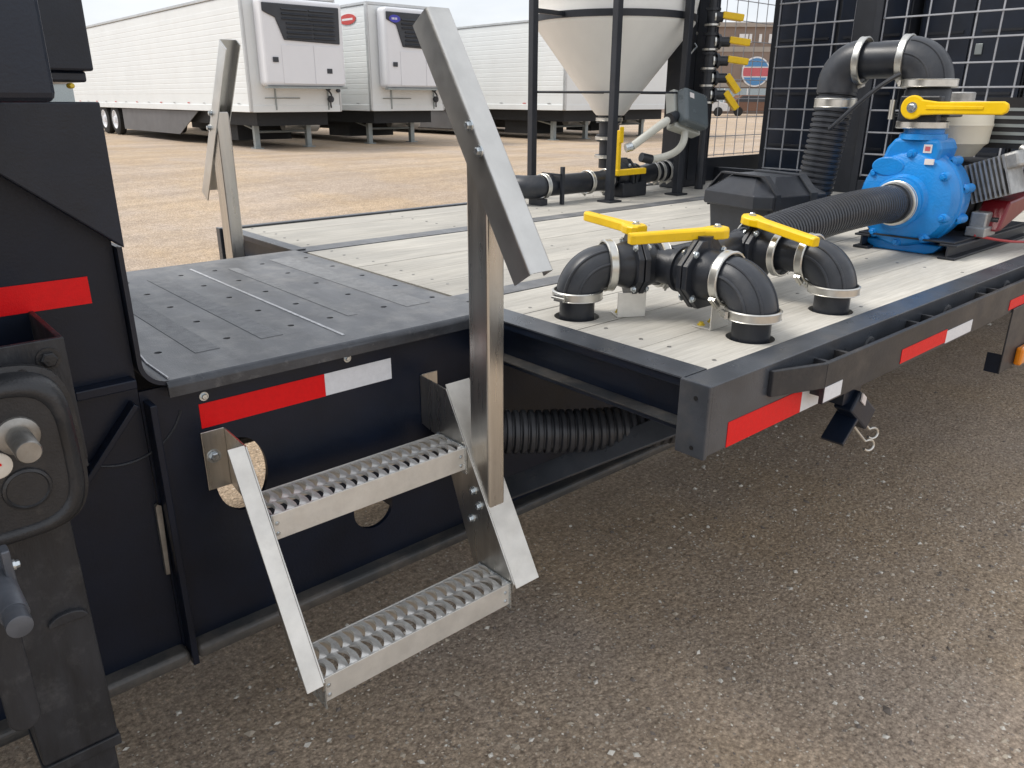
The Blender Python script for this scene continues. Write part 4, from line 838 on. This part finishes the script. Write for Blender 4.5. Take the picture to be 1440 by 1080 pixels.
for k, (y0, y1, xx) in enumerate(((2.28, 3.20, 5.25), (1.62, 2.25, 5.32), (.90, 1.58, 5.22))):
    e = thing('equipment_cabinet', lab[k], 'cabinet', (xx+.4, (y0+y1)/2, ZD))
    MB().box(xx, xx+.8, y0, y1, ZD-.003, 2.72).build('body', 'rack_black', e, bevel=.005)
    hw = (y1-y0)/2
    for d in (0, 1):
        dr = MB().box(xx-.012, xx, y0+d*hw+.012, y0+(d+1)*hw-.012, ZD+.06, 2.68).build('door', 'black_steel', e, bevel=.003)
        for q in range(4): MB().box(xx-.019, xx-.012, y0+d*hw+.05, y0+(d+1)*hw-.05, 1.3+q*.34, 1.315+q*.34).build('vent_slat', 'rack_black', dr)
    MB().box(xx-.022, xx-.012, y0+hw-.07, y0+hw-.03, 1.86, 1.92).build('latch', 'galv', e, bevel=.003)
    MB().box(xx-.02, xx-.012, y0+hw+.03, y0+hw+.05, 1.35, 1.41).build('latch', 'galv', e, bevel=.003)

# ------------------------------------------------------------------ things under the deck
UH = corr_thing('drain_hose', 'ribbed black hose sagging in the shade beneath the deck front', bez((1.18, 1.56, .745), (1.42, 1.42, .73), (1.60, 1.25, .71), (1.95, 1.06, .80), 40), .062, .022, .009, (1.6, 1.3, 0.66))
HK = thing('hook_clamp', 'small black clamp with two bent wire hooks hanging under the side rail', 'clamp', (2.03, .90, .80))
MB().obox((2.035, .862, .805), (.62, -.12, -.55), (.1, 1, 0), (.55, 0, .62), .055, .028, .034).build('clamp_body', 'black_steel', HK, bevel=.006)
MB().obox((1.985, .868, .765), (.75, 0, .62), (0, 1, 0), (-.62, 0, .75), .058, .032, .006).build('clamp_jaw', 'black_steel', HK, bevel=.002)
MB().obox((2.02, .8355, .842), (.62, -.12, -.55), (.1, 0, 1), (0, 1, 0), .012, .012, .002).build('clamp_sticker', 'sticker', HK)
MB().obox((2.0, .89, .868), (1, 0, 0), (0, 1, 0), (0, 0, 1), .05, .03, .034).build('clamp_mount', 'black_steel', HK)
for dx in (-.02, .05):
    P0 = Vector((2.02+dx*.8, .845, .765)); d = Vector((.62, -.15, -.62)).normalized(); e = P0+d*.085*(1 if dx < 0 else .55); s_ = Vector((1, -.1, .3)).normalized()
    MB().tube([P0, e]+[e+s_*.022*sin(a)+d*.022*(1-cos(a))+Vector((0, -.002, 0)) for a in [pi*1.5*i/10 for i in range(1, 11)]], .0038, 8).build('wire_hook', 'clampsteel', HK)

# ------------------------------------------------------------------ background: parked refrigerated trailers
def reefer(x0, y0, zt, label, unit, long=15.8, blue=False, red=False, yellow=False, mirror=False):
    zg = .40; zf = 1.28; wd = 2.4; e = thing('refrigerated_trailer', label, 'trailer', (x0+1.2, y0+long/2, zg), 'white refrigerated trailers parked in a row')
    MB().box(x0+.02, x0+wd-.02, y0, y0+long, zf+.1, zt).build('cargo_body', 'trailer_white', e, bevel=.03)
    n = int((zt-zf-.5)/.135)
    side = MB()
    for k in range(n):
        z = zf+.42+k*.135; side.prism([(z, 0), (z+.014, -.010), (z+.075, -.010), (z+.09, 0)], 'x', 0, 1)
    rb = MB()
    for k in range(n):
        z = zf+.42+k*.135
        for xs_, sg in ((x0+.02, -1), (x0+wd-.02, 1)):
            pr = [(xs_, z), (xs_+sg*.003, z+.007), (xs_+sg*.003, z+.111), (xs_, z+.118)]
            rb.prism([(a, b_) for a, b_ in (pr if sg < 0 else pr[::-1])], 'y', y0+.12, y0+long-.1)
    r = rb.build('wall_corrugation', 'trailer_white', e, smooth=0); r['kind'] = 'stuff'
    rl = MB(); rl.box(x0, x0+wd, y0-.01, y0+long, zf, zf+.16); rl.build('bottom_rail', 'trailer_white', e, bevel=.01)
    for i in range(14): MB().box(x0-.004, x0, y0+.6+i*1.1, y0+.75+i*1.1, zf+.18, zf+.205).build('reflector_strip', 'logo_red' if i % 2 else 'alu_trim', e)
    tr = MB(); tr.box(x0-.005, x0+wd+.005, y0-.008, y0+long, zt, zt+.07); tr.build('top_rail', 'alu_trim', e, bevel=.01)
    for xx in (x0-.01, x0+wd-.05): MB().box(xx, xx+.06, y0-.02, y0+.10, zf, zt+.02).build('corner_post', 'alu_trim', e, bevel=.02)
    # underside
    ub = MB(); ub.box(x0+.25, x0+wd-.25, y0+.3, y0+long, zf-.32, zf-.005); ub.box(x0+.45, x0+wd-.45, y0+2.0, y0+3.2, zf-.72, zf-.3); ub.build('undercarriage', 'under_black', e)
    for xs_ in (x0+.08, x0+wd-.1): MB().prism([(y0+3.6, zf-.02), (y0+10.3, zf-.02), (y0+10.3, zf-.66), (y0+5.2, zf-.66)], 'x', xs_, xs_+.02).build('side_skirt', 'skirt', e)
    for xs_ in (x0+.42, x0+wd-.56):
        lg = MB(); lg.box(xs_, xs_+.13, y0+.9, y0+1.03, zg+.02, zf-.02); lg.box(xs_-.05, xs_+.18, y0+.82, y0+1.1, zg-.01, zg+.025); L_ = lg.build('landing_leg', 'galv', e, bevel=.006)
        MB().tube([(xs_+.06, y0+.95, zg+.45), (xs_+.06, y0+2.0, zf-.25)], .03, 8).build('leg_brace', 'galv', L_)
    MB().tube([(x0+.48, y0+.96, zg+.4), (x0+wd-.5, y0+.96, zg+.4)], .03, 8).build('cross_shaft', 'galv', e)
    MB().lathe((x0+1.9, y0+1.35, zg+.55), (1, 0, 0), [(-.5, 0), (-.5, .15), (-.45, .19), (.45, .19), (.5, .15), (.5, 0)], 20).build('fuel_drum', 'alu_trim', e)
    for wy in (y0+long-4.6, y0+long-3.35):
        for xs_, sg in ((x0+.06, 1), (x0+wd-.06, -1)):
            wl = MB().lathe((xs_, wy, zg+.5), (sg, 0, 0), [(0, .30), (0, .42), (.03, .49), (.22, .49), (.25, .42), (.25, 0)], 30).build('wheel', 'tyre', e)
            MB().lathe((xs_, wy, zg+.5), (sg, 0, 0), [(.0, .30), (.0, .28), (.05, .26), (.05, .12), (-.02, .10), (-.03, 0)], 24).build('rim', 'unit_white', wl)
    if unit:
        ux0, ux1, uy = x0+.26, x0+wd-.06, y0-.46; ub_ = zf+.58; zu = zt-.06
        b = MB(); b.box(ux0, ux1, uy, y0-.011, ub_, zu)
        un = b.build('refrigeration_unit', 'unit_white', e, bevel=.10, seg=4)
        g = [(ux0+.02, zu-.12), (ux1-.12, zu-.12), (ux1-.14, ub_+.96), (ux0+.50, ub_+1.0), (ux0+.32, zu-.42), (ux0+.02, zu-.30)]
        gr = MB().prism([(a, b_) for a, b_ in g], 'y', uy-.035, uy-.002).build('grille', 'unit_grey', un, bevel=.02)
        for k in range(7):
            z = ub_+1.07+k*.098
            xa = ux0+.50 if z < zu-.5 else ux0+.40
            for a0, a1 in ((xa+.08, xa+.72), (xa+.76, ux1-.26)):
                q = MB(); q.obox(((a0+a1)/2, uy-.042, z), (1, 0, 0), (0, .7, .7), (0, -.7, .7), (a1-a0)/2, .035, .008); q.build('louvre', 'unit_grey', gr)
        for (a0, a1) in ((ux0+.42, ux0+1.22), (ux0+1.24, ux1-.10)):
            MB().box(a0, a1, uy-.012, uy-.001, ub_+.06, ub_+.90).build('access_door', 'unit_white', un, bevel=.008)
        for a, z in ((ux0+.18, ub_+.52), (ux0+1.55, ub_+.3)): MB().box(a, a+.14, uy-.026, uy-.0125, z, z+.11).build('latch', 'unit_grey', un, bevel=.006)
        MB().box(ux0, ux1, uy-.015, y0-.3, ub_-.045, ub_-.002).build('drip_edge', 'galv', un)
        for a in (x0+.62, ux1-.32): MB().box(a, a+.03, y0-.03, y0-.011, zf+.05, ub_-.05).build('front_channel', 'galv', e)
        for a, z, wd2, mt in ((ux1-.3, zf+.55, .12, 'unit_grey'), (ux1-.25, zf+.3, .16, 'unit_grey'), (ux1-.02, zf+.5, .09, 'unit_grey')): MB().lathe((a, y0-.011, z), (0, -1, 0), [(0, wd2/2), (.06, wd2/2), (.06, 0)], 14).build('coupling', mt, e)
        MB().tube(bez((ux1-.34, y0-.06, ub_-.05), (ux1-.20, y0-.2, ub_-.25), (ux1-.36, y0-.16, zf+.4), (ux1-.26, y0-.06, zf+.1), 14), .02, 8).build('air_line', 'rubber', e)
        MB().tube([(ux0+.1, y0-.03, zf+.32), (ux0+1.0, y0-.03, zf+.32)], .012, 6).build('grab_rail', 'galv', e)
        if blue:
            el_ = [(ux0+.27+.17*cos(2*pi*i/24), zu-.28+.09*sin(2*pi*i/24)) for i in range(24)]
            lo = MB().prism(el_, 'y', uy-.044, uy-.0355).build('logo_badge', 'logo_blue', un)
            for k in range(4): MB().box(ux0+.18+k*.045, ux0+.205+k*.045, uy-.046, uy-.0442, zu-.305, zu-.255).build('logo_letter', 'sign_white', un)
        if yellow: MB().box(ux1-.06, ux1+.06, y0-.016, y0-.0115, ub_-.02, ub_+.18).build('warning_label', 'label_yellow', e)
    if red:
        el_ = [(y0+.95+.42*cos(2*pi*i/24), zt-.30+.13*sin(2*pi*i/24)) for i in range(24)]
        lo = MB().prism(el_[::-1], 'x', x0-.004, x0+.006).build('logo_badge', 'logo_red', e)
        MB().box(x0-.006, x0-.0042, y0+.68, y0+1.22, zt-.325, zt-.275).build('logo_band', 'sign_white', e)
    return e
reefer(8.15, 18.55, 3.80, 'white refrigerated trailer with yellow warning label and grey skirt along its ribbed side', True, yellow=True)
reefer(11.62, 18.85, 3.86, 'white refrigerated trailer with blue oval badge on its nose unit, partly behind the handrail', True, blue=True, red=True)
reefer(17.05, 17.0, 3.74, 'white trailer whose ribbed side shows between handrail and cream hopper', False)
reefer(20.3, 17.4, 3.9, 'white trailer nose seen below and right of the hopper cone', False)

# far building with round sign
def far_building():
    c = Vector((63, 41, .4)); fx = Rv.copy(); fy = F.copy()
    e = thing('brick_building', 'brown brick building with round red, white and blue sign beyond the wire mesh', 'building', c)
    W = lambda a, d, z: c+fx*a+fy*d+U*z
    def bx(n, m_, a0, a1, d0, d1, z0, z1, p=e):
        b = MB(); b.obox((W((a0+a1)/2, (d0+d1)/2, (z0+z1)/2)), fx, fy, U, (a1-a0)/2, (d1-d0)/2, (z1-z0)/2); return b.build(n, m_, p)
    wl = bx('wall', 'brick_far', -6, 26, 0, 14, 0, 7.0)
    for z in (2.2, 5.05): bx('stone_band', 'stone_far', -6.03, 26.03, -.06, 0, z, z+.4, wl)
    bx('roof_cap', 'stone_far', -6.15, 26.15, -.2, 14.1, 7.0, 7.35)
    bx('lower_storefront', 'glass_far', -5.6, 20, -.12, -.061, .2, 2.1, wl)
    for k in range(13): bx('mullion', 'sign_white', -5.6+k*2, -5.5+k*2, -.16, -.121, .2, 2.1, wl)
    for k, wd in enumerate((.75, .22, .22, .6, .22, .55)): bx('sign_letter', 'sign_white', -.7+k*.85, -.7+k*.85+wd, -.14, -.02, 5.75, 6.45)
    sc = W(1.0, -.05, 3.45); sg = MB().cyl(sc, -fy, 1.22, 0, .10, 40).build('round_sign', 'sign_white', e)
    def seg(z0, z1, m_):
        pts = []
        r = 1.1; zs = [z0+(z1-z0)*i/8 for i in range(9)]
        l = [(-sqrt(max(0, r*r-z*z)), z) for z in zs]; rr = [(sqrt(max(0, r*r-z*z)), z) for z in zs[::-1]]
        q = l+rr; n = len(q); vs = [sc-fy*k+fx*a+U*z for k in (.101, .12) for a, z in q]
        MB().add(vs, [tuple(range(n)), tuple(range(2*n-1, n-1, -1))]+[(i, n+i, n+(i+1) % n, (i+1) % n) for i in range(n)]).build('sign_field', m_, sg)
    seg(.42, 1.09, 'sign_blue'); seg(-.36, .32, 'sign_red'); seg(-1.09, -.46, 'sign_blue')
    return c, fx, fy
bc_, fx_, fy_ = far_building()
def car(a, d, m_, label):
    base = bc_+fx_*a+fy_*d; base.z = .40
    e = thing('parked_car', label, 'car', base)
    def PX(poly, w0, w1, n, mt, p=e, bev=.05):
        k = len(poly); vs = [base+fx_*u+fy_*q+U*z for q in (w0, w1) for u, z in poly]
        return MB().add(vs, [tuple(range(k))[::-1], tuple(range(k, 2*k))]+[(i, (i+1) % k, k+(i+1) % k, k+i) for i in range(k)]).build(n, mt, p, bevel=bev)
    PX([(-2.2, .35), (2.2, .35), (2.2, .85), (1.5, 1.0), (.9, 1.5), (-1.2, 1.52), (-1.8, 1.02), (-2.2, .95)], -.9, .9, 'body', m_)
    PX([(-1.6, 1.02), (1.3, 1.02), (.82, 1.42), (-1.12, 1.44)], -.93, -.905, 'window', 'unit_grey', e, .01)
    for u in (-1.35, 1.35): MB().cyl(base+fx_*u+fy_*(-.8)+U*.33, fy_, .33, -.12, .1, 20).build('wheel', 'tyre', e)
car(-1.5, -9, 'car_brown', 'brown car parked before the brick building'); car(2.9, -9.5, 'car_red', 'red car parked before the brick building'); car(7.6, -9, 'car_grey', 'grey car parked before the brick building'); car(-6.0, -10, 'car_white', 'white car parked before the brick building')
# far warehouse
wc = Vector((0.5, 74, .4)); e = thing('warehouse', 'distant pale warehouse glimpsed beside the gooseneck', 'building', wc)
MB().box(-14, 18, 74, 90, .4, 2.6).build('wall', 'glass_far', e); MB().box(-14.2, 18.2, 73.9, 90.1, 2.6, 2.95).build('roof', 'stone_far', e)
for k in range(8): MB().box(-12+k*3.6, -10+k*3.6, 73.93, 73.995, .6, 1.2).build('window', 'unit_grey', e)
